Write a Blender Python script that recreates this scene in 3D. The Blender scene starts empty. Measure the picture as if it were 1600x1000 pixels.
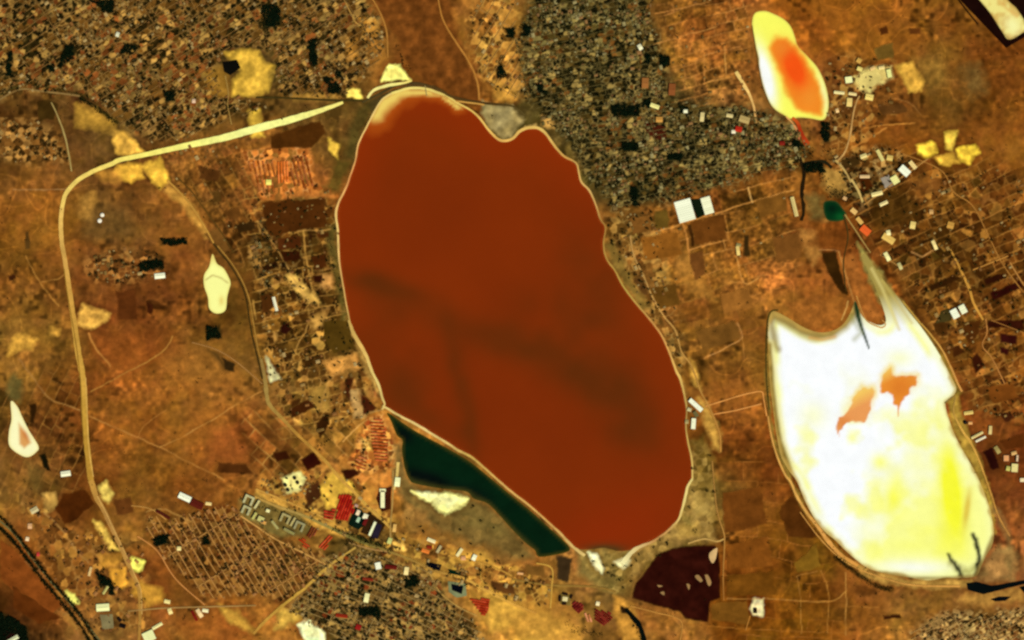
import bpy, math, random
import numpy as np
from mathutils import Vector
from mathutils.geometry import delaunay_2d_cdt
random.seed(7); RNG = np.random.default_rng(7)

# ---------------------------------------------------------------- camera, sky, sun, exposure
S = 4.0                                   # metres per photograph pixel (1600 x 1000): 6.4 km x 4 km of land
ALT = 16000.0
sc = bpy.context.scene
cd = bpy.data.cameras.new('camera'); cam = bpy.data.objects.new('camera', cd); sc.collection.objects.link(cam)
cam.location = (0, 0, ALT); cam.rotation_euler = (0, 0, 0)
cd.sensor_width = 36; cd.lens = 36 * ALT / (1600 * S); cd.clip_start = 10; cd.clip_end = 200000
sc.camera = cam
SUN_EL, SUN_AZ = math.radians(50), math.radians(140)      # mid-morning, from the south-east (azimuth from north, clockwise)
w = bpy.data.worlds.new('World'); sc.world = w; w.use_nodes = True
nt = w.node_tree; bg = nt.nodes['Background']; sky = nt.nodes.new('ShaderNodeTexSky')
sky.sky_type = 'NISHITA'; sky.sun_disc = False; sky.sun_elevation = SUN_EL; sky.sun_rotation = SUN_AZ
nt.links.new(sky.outputs['Color'], bg.inputs['Color']); bg.inputs['Strength'].default_value = 0.05
sl = bpy.data.lights.new('sun', 'SUN'); sl.energy = 4.0; sl.angle = math.radians(0.53); sl.color = (1.0, 0.955, 0.89)
so = bpy.data.objects.new('sun', sl); sc.collection.objects.link(so)
sd = Vector((math.sin(SUN_AZ) * math.cos(SUN_EL), math.cos(SUN_AZ) * math.cos(SUN_EL), math.sin(SUN_EL)))
so.rotation_euler = sd.to_track_quat('Z', 'Y').to_euler(); so.location = sd * 9000
vs = sc.view_settings; vs.view_transform = 'Standard'; vs.look = 'None'; vs.exposure = 0.28; vs.gamma = 1.0; vs.use_curve_mapping = False
sc.cycles.pixel_filter_type = 'BLACKMAN_HARRIS'; sc.cycles.filter_width = 2.5     # the sensor's own softness
sc.cycles.max_bounces = 4; sc.cycles.use_denoising = False
GAIN = np.array([1.13, 1.09, 1.06]) * 2 ** 0.28       # light that a white ground sends up in this sun and sky

# ---------------------------------------------------------------- helpers
def lin(c):
    c = np.asarray(c, float) / 255.0
    return np.where(c <= 0.04045, c / 12.92, ((c + 0.055) / 1.055) ** 2.4)
def K(*c):
    return np.clip(lin(c[0] if len(c) == 1 else c) / GAIN, 0.0015, 0.9)
def W(p, z=0.0):
    return ((p[0] - 800) * S, (500 - p[1]) * S, z)
LIB = {}
def mat(name, rough=0.95, spec=0.1, amp=0.25, scale=1 / 45.0, bump=0.0, coat=0.0):
    m = bpy.data.materials.new(name); m.use_nodes = True; n = m.node_tree.nodes; l = m.node_tree.links
    b = n['Principled BSDF']; b.inputs['Roughness'].default_value = rough; b.inputs['Specular IOR Level'].default_value = spec
    a = n.new('ShaderNodeAttribute'); a.attribute_name = 'Col'
    g = n.new('ShaderNodeNewGeometry'); t = n.new('ShaderNodeTexNoise'); t.inputs['Scale'].default_value = scale
    t.inputs['Detail'].default_value = 5; t.inputs['Roughness'].default_value = 0.65
    l.new(g.outputs['Position'], t.inputs['Vector'])
    r = n.new('ShaderNodeMapRange'); r.inputs['From Min'].default_value = 0.25; r.inputs['From Max'].default_value = 0.75
    r.inputs['To Min'].default_value = 1 - amp; r.inputs['To Max'].default_value = 1 + amp
    l.new(t.outputs['Fac'], r.inputs['Value'])
    v = n.new('ShaderNodeVectorMath'); v.operation = 'SCALE'
    l.new(a.outputs['Color'], v.inputs[0]); l.new(r.outputs['Result'], v.inputs['Scale'])
    l.new(v.outputs['Vector'], b.inputs['Base Color'])
    if bump:
        u = n.new('ShaderNodeBump'); u.inputs['Strength'].default_value = 1.0; u.inputs['Distance'].default_value = bump
        l.new(t.outputs['Fac'], u.inputs['Height']); l.new(u.outputs['Normal'], b.inputs['Normal'])
    LIB[name] = m; return m
mat('soil', spec=0.0, amp=0.26, scale=1 / 38.0, bump=1.5)
mat('field_soil', spec=0.0, amp=0.3, scale=1 / 60.0, bump=1.0)
mat('road_dirt', spec=0.0, amp=0.2, scale=1 / 30.0)
mat('salt_crust', rough=0.8, spec=0.05, amp=0.05, scale=1 / 90.0)
mat('brine', rough=0.2, spec=0.04, amp=0.05, scale=1 / 420.0)
mat('pond_water', rough=0.12, spec=0.06, amp=0.25, scale=1 / 160.0)
mat('roofing', rough=0.8, spec=0.06, amp=0.07, scale=1 / 9.0)
mat('plaster', rough=0.9, spec=0.1, amp=0.1, scale=1 / 4.0)
mat('leaves', rough=0.8, spec=0.02, amp=0.35, scale=1 / 6.0)
mat('bark', rough=0.95, spec=0.05, amp=0.2, scale=1.0)

def setcol(me, col):
    n = len(me.vertices); ca = me.color_attributes.new('Col', 'FLOAT_COLOR', 'POINT')
    arr = np.ones((n, 4), np.float32); arr[:, :3] = col
    ca.data.foreach_set('color', arr.ravel())
def mesh(name, verts, faces, col, m):
    me = bpy.data.meshes.new(name); me.from_pydata([tuple(map(float, v)) for v in verts], [], faces)
    setcol(me, col); me.materials.append(LIB[m]); return me
def quadmesh(name, V, F, col, m):          # fast path for numpy quads / tris of one size
    me = bpy.data.meshes.new(name); k = F.shape[1]
    me.vertices.add(len(V)); me.vertices.foreach_set('co', np.asarray(V, np.float32).ravel())
    me.loops.add(F.size); me.loops.foreach_set('vertex_index', F.astype(np.int32).ravel())
    me.polygons.add(len(F)); me.polygons.foreach_set('loop_start', np.arange(0, F.size, k, dtype=np.int32))
    me.update(calc_edges=True); me.validate(); setcol(me, col); me.materials.append(LIB[m]); return me
def obj(name, me, parent=None, loc=None, rz=None, **props):
    o = bpy.data.objects.new(name, me); sc.collection.objects.link(o)
    if parent: o.parent = parent
    if loc is not None: o.location = loc
    if rz is not None: o.rotation_euler = (0, 0, rz)
    for k, v in props.items(): o[k] = v
    return o
def P(s):                                  # "x,y x,y ..." -> list of points
    return [tuple(float(q) for q in p.split(',')) for p in s.split()]
def smooth(pts, closed=False, step=3.0):   # Catmull-Rom through the points
    n = len(pts); out = []
    rng = range(n if closed else n - 1)
    g = (lambda i: pts[i % n]) if closed else (lambda i: pts[min(max(i, 0), n - 1)])
    for i in rng:
        p0, p1, p2, p3 = map(np.array, (g(i - 1), g(i), g(i + 1), g(i + 2)))
        k = max(1, int(np.hypot(*(p2 - p1)) / step))
        for j in range(k):
            t = j / k
            out.append(tuple(0.5 * ((2 * p1) + (p2 - p0) * t + (2 * p0 - 5 * p1 + 4 * p2 - p3) * t * t + (3 * p1 - p0 - 3 * p2 + p3) * t ** 3)))
    if not closed: out.append(tuple(pts[-1]))
    return out
def vnoise(x, y, s, seed):                 # smooth value noise, vectorised, about -1..1
    x = np.asarray(x, float) / s; y = np.asarray(y, float) / s
    xi = np.floor(x).astype(np.int64); yi = np.floor(y).astype(np.int64); fx = x - xi; fy = y - yi
    fx = fx * fx * (3 - 2 * fx); fy = fy * fy * (3 - 2 * fy)
    def h(a, b):
        q = (a * 374761393 + b * 668265263 + seed * 974711) & 0xffffffff
        q = ((q ^ (q >> 13)) * 1274126177) & 0xffffffff
        return ((q ^ (q >> 16)) & 0xffff) / 32767.5 - 1
    return (h(xi, yi) * (1 - fx) + h(xi + 1, yi) * fx) * (1 - fy) + (h(xi, yi + 1) * (1 - fx) + h(xi + 1, yi + 1) * fx) * fy
def fbm(x, y, s, seed, o=4, g=0.55):
    a, t, r = 1.0, 0, 0
    for i in range(o):
        r = r + a * vnoise(x, y, s / 2 ** i, seed + 17 * i); t += a; a *= g
    return r / t * 1.6
def inpoly(x, y, poly):
    x = np.asarray(x, float); y = np.asarray(y, float); c = np.zeros(x.shape, bool); n = len(poly)
    for i in range(n):
        x1, y1 = poly[i]; x2, y2 = poly[(i + 1) % n]
        if y1 == y2: continue
        c ^= ((y1 > y) != (y2 > y)) & (x < (x2 - x1) * (y - y1) / (y2 - y1) + x1)
    return c
def segdist(x, y, pts, closed=False):
    d = np.full(np.shape(x), 1e9); n = len(pts)
    for i in range(n if closed else n - 1):
        ax, ay = pts[i]; bx, by = pts[(i + 1) % n]; vx, vy = bx - ax, by - ay; L = vx * vx + vy * vy + 1e-9
        t = np.clip(((x - ax) * vx + (y - ay) * vy) / L, 0, 1)
        d = np.minimum(d, np.hypot(x - ax - t * vx, y - ay - t * vy))
    return d
def soft(x, y, poly, e):                   # 1 inside, 0 outside, edge e pixels wide
    d = segdist(x, y, poly, True); s = np.where(inpoly(x, y, poly), d, -d)
    return np.clip(0.5 + s / (2 * e), 0, 1)

# ---------------------------------------------------------------- outlines (photograph pixels)
RED = smooth(P("625,141 645,140 665,141 682,146 700,153 715,163 735,173 750,186 765,206 782,219 800,217 815,203 835,201 850,208 865,228 877,243 890,250 901,259 907,283 920,298 930,320 937,342 945,356 942,382 947,405 960,423 972,446 992,473 1012,496 1032,523 1045,551 1055,578 1062,593 1069,620 1072,640 1071,670 1075,695 1080,718 1081,748 1073,762 1069,780 1065,796 1060,812 1051,821 1038,832 1019,844 1003,851 985,859 965,861 945,856 925,858 905,858 895,851 875,831 850,808 825,786 800,767 770,741 750,723 735,711 715,701 700,691 675,676 650,661 625,648 600,634 597,620 592,602 581,580 572,555 562,537 552,520 546,500 542,475 537,445 532,415 530,390 529,362 527,335 530,317 541,295 548,275 556,252 561,225 573,200 586,175 598,156"), True)
GREEN = smooth(P("606,645 640,668 670,685 700,701 735,722 765,746 800,775 830,799 860,826 885,849 890,860 872,866 842,870 836,860 822,849 800,827 782,807 762,787 740,779 728,768 687,763 650,756 640,750 632,730 628,702 629,688 620,680 612,660"), True)
ORANGE = smooth(P("1180,20 1195,17 1210,22 1225,30 1236,42 1243,60 1247,72 1262,88 1277,105 1287,125 1293,145 1295,165 1291,183 1283,188 1265,185 1248,184 1235,186 1225,180 1212,172 1202,160 1196,145 1190,125 1186,105 1185,90 1180,70 1176,50 1175,33"), True)
WHITE = smooth(P("1203,489 1212,487 1232,497 1255,511 1278,519 1300,517 1318,506 1330,486 1336,470 1342,482 1350,497 1372,508 1384,503 1380,482 1370,455 1357,425 1347,402 1352,396 1368,420 1385,443 1402,463 1420,487 1440,512 1458,538 1473,563 1485,587 1494,606 1490,618 1478,628 1479,642 1488,670 1498,692 1511,715 1526,742 1538,770 1548,800 1553,832 1550,852 1541,868 1533,885 1525,900 1500,903 1475,903 1450,907 1425,903 1400,899 1375,894 1355,887 1337,874 1320,859 1305,844 1287,829 1272,809 1258,783 1245,752 1231,733 1220,712 1213,678 1208,640 1203,600 1201,560 1200,520"), True)
SLAKE = smooth(P("332,397 339,412 350,420 360,440 358,452 355,464 352,485 338,490 327,482 325,465 319,447 319,430 327,416"), True)
TEAR = smooth(P("17,627 27,635 35,652 45,672 60,697 57,706 45,714 32,711 15,697 14,675 18,655"), True)
GPOND = smooth(P("1287,317 1305,314 1317,326 1323,337 1315,345 1292,343"), True)
TRP_OUT = P("1500,-40 1500,0 1572,75 1640,35 1640,-40"); TRP_IN = P("1505,-30 1530,0 1548,22 1566,50 1577,62 1597,52 1606,44 1590,15 1575,0 1555,-30")
DARKF = P("1027,866 1048,857 1070,853 1100,851 1117,852 1125,867 1126,935 1110,941 1107,973 1070,967 1062,957 1025,947 987,935 992,912 1010,890")
WATERS = [RED, GREEN, ORANGE, WHITE, SLAKE, TEAR, GPOND]

PARK = [P("101,70 116,72 116,90 107,102 94,104 96,89"), P("74,102 86,101 86,113 74,112"), P("135,0 178,0 176,20 158,16 150,4"), P("1004,82 1014,84 1016,98 1006,100"), P("1030,86 1046,86 1046,102 1032,104"), P("1004,154 1016,156 1014,168 1002,166"), P("832,128 846,132 856,146 844,146"), P("950,164 1000,164 1000,178 960,184"), P("1062,164 1080,168 1074,178 1062,176"), P("972,222 1000,222 998,236 974,236"), P("985,292 997,292 1000,322 990,322"), P("1282,192 1296,190 1296,222 1284,222"), P("777,107 785,103 792,117 787,122 777,120"), P("505,120 518,118 516,131 507,130"), P("524,112 534,110 532,122 526,122"), P("1040,240 1068,242 1060,252 1044,250"), P("322,512 342,510 346,528 328,532"), P("222,408 256,404 252,420 218,424"), P("250,374 292,372 292,382 252,384"), P("560,948 590,946 598,960 566,964"), P("632,905 650,900 652,918 634,920"), P("240,838 262,836 264,850 246,852"), P("315,838 326,836 328,852 316,850"), P("-5,955 42,980 44,1005 -5,1005"), P("148,890 172,905 180,930 160,926"), P("190,74 214,68 212,78 192,84"), P("254,144 270,142 274,158 258,158"), P("480,66 492,60 496,100 486,104"), P("408,10 432,4 440,40 412,44"), P("10,86 20,84 20,116 12,118"), P("510,132 526,128 530,146 512,144"), P("792,46 806,44 800,60 790,58"), P("820,38 830,40 822,58 814,56"), P("1236,215 1250,220 1248,234 1236,230"), P("1255,256 1284,252 1290,268 1262,270")]
PNAME = ['in the triangular black grove of the old town', 'in the small square grove of the old town', "in the grove at the old town's upper edge", 'in the grove below the white hall of the dense town', "in the teal grove at the dense town's brown edge", 'in the grove beside the cream-yellow hall', 'in the grove at the lake-head side of the dense town', 'in the long grove across the dense town', 'around the small white hall among black trees', 'in the lower grove of the dense town', 'in the narrow grove beside the white greenhouses', 'in the black clump under the orange pond', 'in the black clump by the sandy hamlet', "in the black clump near the highway's eastern end", "in the clump above the highway's eastern end", "in the clump at the dense town's southern edge", 'in the green clump below the small salt pan', 'in the grove of the hamlet inside the loop', 'in the tree row above the loop hamlet', 'in the large grove of the southern town', 'in the grove near the cream hall of the southern town', 'in the north grove of the gridded village', 'in the round grove of the gridded village', 'in the corner wood beyond the railway', 'in the scrub beside the orange earth disc', 'in the small clump of the upper old town', "in the clump at the old town's southern edge", 'in the tall narrow grove of the northern quarter', 'in the grove of the northern quarter by the crossroads', "in the narrow grove at the old town's western side", "in the grove above the highway's end", 'in the upper clump of the sandy hamlet', 'in the clump where the dense town begins', 'beside the red stream', 'along the creek below the orange pond']
# ---------------------------------------------------------------- the ground: one sheet, its soils painted per vertex
ST = 1.6
gx = np.arange(0, 1600 + ST, ST); gy = np.arange(0, 1000 + ST, ST)
ox = np.array([-14000, -6000, -2500, -1000, -400, -160, -60, -20.0]); oy = ox.copy()
xs = np.concatenate([ox, gx, 1600 - ox[::-1]]); ys = np.concatenate([oy, gy, 1000 - oy[::-1]])
X, Y = np.meshgrid(xs, ys)
ANCH = np.array([float(v) for v in """
20,60,85,68,28 100,40,85,65,28 200,60,115,80,30 300,40,100,72,28 400,40,90,70,28 480,40,110,75,28 560,40,150,95,35 640,40,115,65,20 700,60,122,68,21 770,40,170,110,40
840,40,85,70,26 920,60,72,60,24 1000,40,85,65,25 1060,40,140,85,28 1130,60,150,90,32 1290,50,150,85,22 1380,50,140,80,22 1460,40,125,75,22 1550,120,120,65,18 1470,130,125,82,28
1400,160,130,78,26 1300,130,115,68,25 1560,200,135,78,22 1400,210,140,80,22 1160,120,165,100,35 1160,180,125,90,40 1100,200,95,75,32 1000,150,75,60,24 900,150,85,70,30 900,200,100,78,30
980,230,80,62,25 1060,250,90,62,25 40,200,110,70,25 110,210,105,70,28 200,190,110,75,30 300,180,120,80,30 300,250,150,95,35 250,320,125,75,25 200,340,115,75,28 40,270,125,80,28
50,350,140,85,25 60,420,130,80,25 60,470,130,82,28 150,430,130,75,28 240,450,115,62,22 200,470,95,48,15 300,400,140,85,30 380,350,110,68,22 350,300,115,72,24 440,350,85,45,10
480,420,95,55,15 440,270,185,110,42 500,200,100,70,25 300,460,140,82,28 390,460,110,72,22 60,560,120,80,25 20,560,150,105,38 80,600,95,50,14 220,540,140,75,25 250,600,155,92,30
330,580,145,92,32 200,640,140,80,25 300,650,150,90,30 370,700,155,80,28 250,730,125,75,22 170,700,145,85,28 170,740,115,65,18 90,680,85,50,14 20,740,120,75,28 40,760,125,85,32
110,790,80,40,8 350,740,110,65,18 450,600,135,90,35 480,560,115,75,22 520,520,85,58,14 540,590,140,90,35 440,690,105,60,18 500,690,150,105,38 560,700,190,120,45 400,740,150,95,35
460,780,170,115,42 20,870,130,72,22 50,930,95,48,12 90,850,130,80,28 130,880,140,85,30 200,820,150,100,35 170,940,140,95,40 240,900,150,85,28 300,960,130,78,26 350,970,150,85,28
420,980,160,100,36 10,980,55,35,12 320,880,115,70,24 440,880,120,80,30 560,920,100,75,30 660,950,115,85,38 740,990,150,105,40 700,850,150,100,35 780,880,125,80,28 780,960,190,130,45
850,920,140,92,32 840,980,200,140,50 900,900,140,95,38 950,920,135,100,42 1000,440,150,95,35 1050,440,140,90,32 1100,460,150,90,28 1170,470,150,95,32 1020,390,150,95,32 1100,360,120,70,20
1180,350,125,78,24 1200,280,140,85,28 1100,530,120,78,25 1150,570,150,92,30 1150,600,160,100,34 1150,680,120,65,18 1160,740,105,55,14 1100,780,120,95,36 1180,800,115,65,18 1200,860,125,70,16
1160,900,120,65,14 1250,850,125,80,18 1250,960,120,70,14 1350,950,130,75,22 1400,930,140,90,35 1450,950,140,90,32 1530,960,145,95,38 1580,880,140,85,38 1570,830,125,65,25 1560,680,110,55,18
1540,630,130,70,25 1560,600,140,80,22 1490,520,110,65,18 1560,480,115,65,18 1450,480,100,60,18 1400,430,105,60,16 1450,380,95,58,14 1410,320,78,47,10 1500,350,105,62,15 1560,350,140,80,24
1500,290,130,75,22 1580,270,150,90,28 1240,400,125,75,28 1250,450,160,95,32 1350,440,150,85,30 1290,370,120,65,18 1220,350,125,75,22 1180,430,160,98,35 1000,980,150,95,35""".replace(',', ' ').split()]).reshape(-1, 5)
num = np.zeros(X.shape + (3,)); den = np.zeros(X.shape)
wx_ = X + 10 * fbm(X, Y, 60, 3); wy_ = Y + 10 * fbm(X, Y, 60, 5)
cxx = np.clip(wx_, 0, 1600); cyy = np.clip(wy_, 0, 1000)
num += 1e-5 * lin((125, 78, 26)); den += 1e-5
for a in ANCH:
    i0, i1 = np.searchsorted(xs, [a[0] - 150, a[0] + 150]); j0, j1 = np.searchsorted(ys, [a[1] - 150, a[1] + 150])
    b = (slice(max(j0 - 4, 0) if a[1] < 160 else j0, j1 + (9 if a[1] > 840 else 0)), slice(0 if a[0] < 160 else i0, i1 + (9 if a[0] > 1440 else 0)))
    q = np.exp(-((cxx[b] - a[0]) ** 2 + (cyy[b] - a[1]) ** 2) / (2 * 34.0 ** 2)); num[b] += q[..., None] * lin(a[2:]); den[b] += q
G = num / den[..., None]
far = np.clip((np.maximum(np.maximum(-X, X - 1600), np.maximum(-Y, Y - 1000))) / 300, 0, 1)[..., None]
G = G * (1 - far) + lin((128, 78, 25)) * far
tone = 0.28 * fbm(X, Y, 90, 11, 3) + 0.27 * fbm(X, Y, 26, 23, 3) + 0.2 * vnoise(X, Y, 7.5, 31) * (0.7 + 0.6 * fbm(X, Y, 70, 33, 2)) + 0.1 * vnoise(X, Y, 4.2, 37)
for k_, (s_, wd_, am_) in enumerate([(60, .045, .34), (34, .05, .26), (85, .035, .3)]):      # paths trodden across the open land: pale threads
    nn_ = fbm(X, Y, s_, 410 + 7 * k_, 2); tone += am_ * np.clip(1 - np.abs(nn_) / wd_, 0, 1) * np.clip(0.4 + 1.3 * fbm(X, Y, 110, 430 + k_, 2), 0, 1)
dk_ = np.clip(fbm(X, Y, 44, 451, 4) - .5, 0, .5); tone -= 1.1 * dk_                             # damper, darker earth in hollows
tone += .8 * np.clip(vnoise(X, Y, 7, 461) * .7 + fbm(X, Y, 50, 463, 2) * .6 - .5, 0, .5) - 1.5 * np.clip(vnoise(X, Y, 8, 467) * .7 + fbm(X, Y, 60, 469, 2) * .6 - .5, 0, .6)      # bare scald spots and weedy spots
G *= np.exp(tone)[..., None]
hue = fbm(X, Y, 40, 41, 3)
G[..., 0] *= np.exp(0.06 * hue); G[..., 1] *= np.exp(-0.05 * hue); G[..., 2] *= np.exp(-0.12 * fbm(X, Y, 18, 43, 3))
WX = X + 3.6 * fbm(X, Y, 20, 51, 4, .7); WY = Y + 3.6 * fbm(X, Y, 20, 57, 4, .7)
def box_of(pts, m):
    a = np.array(pts); i0, i1 = np.searchsorted(xs, [a[:, 0].min() - m, a[:, 0].max() + m]); j0, j1 = np.searchsorted(ys, [a[:, 1].min() - m, a[:, 1].max() + m])
    return slice(max(j0, 0), j1 + 1), slice(max(i0, 0), i1 + 1)
def dab(poly, col, e=3.0, op=1.0, mot=0.38, seed=61):
    """soil of another colour inside an outline"""
    b = box_of(poly, e + 5); x, y = WX[b], WY[b]
    m = soft(x, y, poly, e * 1.25 + .4)[..., None] * op
    c = lin(col) * np.exp(mot * fbm(X[b], Y[b], 13, seed, 3))[..., None]
    G[b] = G[b] * (1 - m) + c * m
def line(pts, width, col, op=1.0, e=1.2):
    b = box_of(pts, width + 5); d = segdist(X[b] + 0.4 * (WX[b] - X[b]), Y[b] + 0.4 * (WY[b] - Y[b]), pts)
    m = np.clip(0.5 + (width / 2 - d) / (2 * e), 0, 1)[..., None] * op
    m = m * np.clip(0.95 + 0.5 * fbm(X[b], Y[b], 20, 77, 2), 0, 1)[..., None]
    G[b] = G[b] * (1 - m) + lin(col) * m
def mosaic(poly, ang, cw, ch, sd, seed, track=None, tw=1.2, op=1.0):
    """smallholdings: rotated grid of parcels, each ploughed or left in its own way, with earth tracks between"""
    b = box_of(poly, 4); a = math.radians(ang)
    u = X[b] * math.cos(a) + Y[b] * math.sin(a); v = -X[b] * math.sin(a) + Y[b] * math.cos(a)
    u = u + 5 * fbm(X[b], Y[b], 90, seed, 2) + .8 * fbm(X[b], Y[b], 12, seed + 1, 2); v = v + 5 * fbm(X[b], Y[b], 90, seed + 3, 2) + .8 * fbm(X[b], Y[b], 12, seed + 4, 2)
    row = np.floor(v / ch); cwv = cw * (0.55 + 1.3 * ((np.sin(row * 12.9898 + seed) * 43758.5453) % 1)); off = ((np.sin(row * 78.233 + seed) * 9631.7) % 1) * cw
    uu = (u + off) / cwv; ci = np.floor(uu)
    h = (np.sin(ci * 127.1 + row * 311.7 + seed * 3.3) * 43758.5453) % 1; h2 = (np.sin(ci * 269.5 + row * 183.3 + seed) * 24634.63) % 1
    m = soft(WX[b], WY[b], poly, 9)
    G[b] *= np.exp(m * op * sd * (2 * h - 1.1) * 1.1)[..., None]
    G[b][..., 1] *= np.exp(m * 0.1 * (h2 - 0.5))
    if track:
        du = np.minimum(uu % 1, 1 - uu % 1) * cwv; dv = np.minimum((v / ch) % 1, 1 - (v / ch) % 1) * ch
        t = np.clip(0.5 + (tw / 2 - np.minimum(du + (h2 > 0.6) * 4, dv)) / 1.4, 0, 1) * m * np.clip(0.55 + 0.6 * fbm(X[b], Y[b], 30, seed + 9, 2), 0, 1)
        G[b] = G[b] * (1 - t[..., None] * 0.75) + lin(track) * t[..., None] * 0.75
def speckle(poly, sd, s, seed, green=0.0, e=8):
    """yards, gardens and sheds: a patchwork finer than the houses"""
    b = box_of(poly, e); m = soft(WX[b], WY[b], poly, e)
    n = 0.65 * vnoise(X[b], Y[b], s, seed) + 0.5 * vnoise(X[b], Y[b], s * 0.55, seed + 5) + 0.35 * fbm(X[b], Y[b], s * 5, seed + 8, 2)
    G[b] *= np.exp(m * sd * n)[..., None]
    if green:
        k = np.clip(fbm(X[b], Y[b], s * 4, seed + 21, 3), 0, 1) * m * green
        G[b][..., 0] *= 1 - 0.3 * k; G[b][..., 2] *= 1 + 0.15 * k
def chash(ci, cj, k):
    return (np.sin(ci * 127.1 + cj * 311.7 + k * 74.7) * 43758.5453) % 1
def plots(poly, ang, w, h, seed, cols, lane, lw, op, e=9):
    """walled plots of a town: jittered cells with lanes between; each plot is a garden, a bare yard or a paved court"""
    b = box_of(poly, e); a = math.radians(ang); x, y = X[b] + 2.0 * fbm(X[b], Y[b], 16, seed, 2), Y[b] + 2.0 * fbm(X[b], Y[b], 16, seed + 2, 2)
    u = (x * math.cos(a) + y * math.sin(a)) / w; v = (-x * math.sin(a) + y * math.cos(a)) / h; iu, iv = np.floor(u), np.floor(v)
    f1 = np.full(u.shape, 9.0); f2 = f1.copy(); hid = np.zeros(u.shape); hid2 = np.zeros(u.shape)
    for du in (-1, 0, 1):
        for dv in (-1, 0, 1):
            ci, cj = iu + du, iv + dv; d = np.hypot((ci + .02 + .96 * chash(ci, cj, seed) - u) * w, (cj + .05 + .9 * chash(ci, cj, seed + 1) - v) * h)
            nw_ = d < f1; f2 = np.where(nw_, f1, np.minimum(f2, d)); hid = np.where(nw_, chash(ci, cj, seed + 2), hid); hid2 = np.where(nw_, chash(ci, cj, seed + 3), hid2); f1 = np.where(nw_, d, f1)
    m = soft(WX[b] + 6 * fbm(X[b], Y[b], 40, seed + 5, 2), WY[b] + 6 * fbm(X[b], Y[b], 40, seed + 6, 2), poly, e) * op
    hid = np.clip(hid + .22 * fbm(X[b], Y[b], 60, seed + 7, 2), 0, .999); tot = 0; C = np.zeros(u.shape + (3,))
    for share, c in cols:
        C = np.where(((hid >= tot) & (hid < tot + share))[..., None], lin(c), C); tot += share
    C *= np.exp(.9 * (hid2 - .5))[..., None]; k = np.clip(1.15 - (f2 - f1) / lw, 0, 1) * np.clip(.3 + .9 * fbm(X[b], Y[b], 15, seed + 8, 2), 0, 1)
    C = C * (1 - k[..., None]) + lin(lane) * k[..., None]
    G[b] = G[b] * (1 - m[..., None]) + C * m[..., None]
def plot_centres(poly, ang, w, h, seed):
    a = math.radians(ang); q = np.array(poly); d = np.array([math.cos(a), math.sin(a)]); n = np.array([-d[1], d[0]]); out = []
    for ci in np.arange(math.floor((q @ d).min() / w) - 1, (q @ d).max() / w + 1):
        for cj in np.arange(math.floor((q @ n).min() / h) - 1, (q @ n).max() / h + 1):
            p = d * (ci + .02 + .96 * chash(ci, cj, seed)) * w + n * (cj + .05 + .9 * chash(ci, cj, seed + 1)) * h
            if -12 < p[0] < 1612 and -12 < p[1] < 1012: out.append((p[0], p[1], float(chash(ci, cj, seed + 2))))
    o = np.array(out); return o[inpoly(o[:, 0], o[:, 1], poly)]
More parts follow.
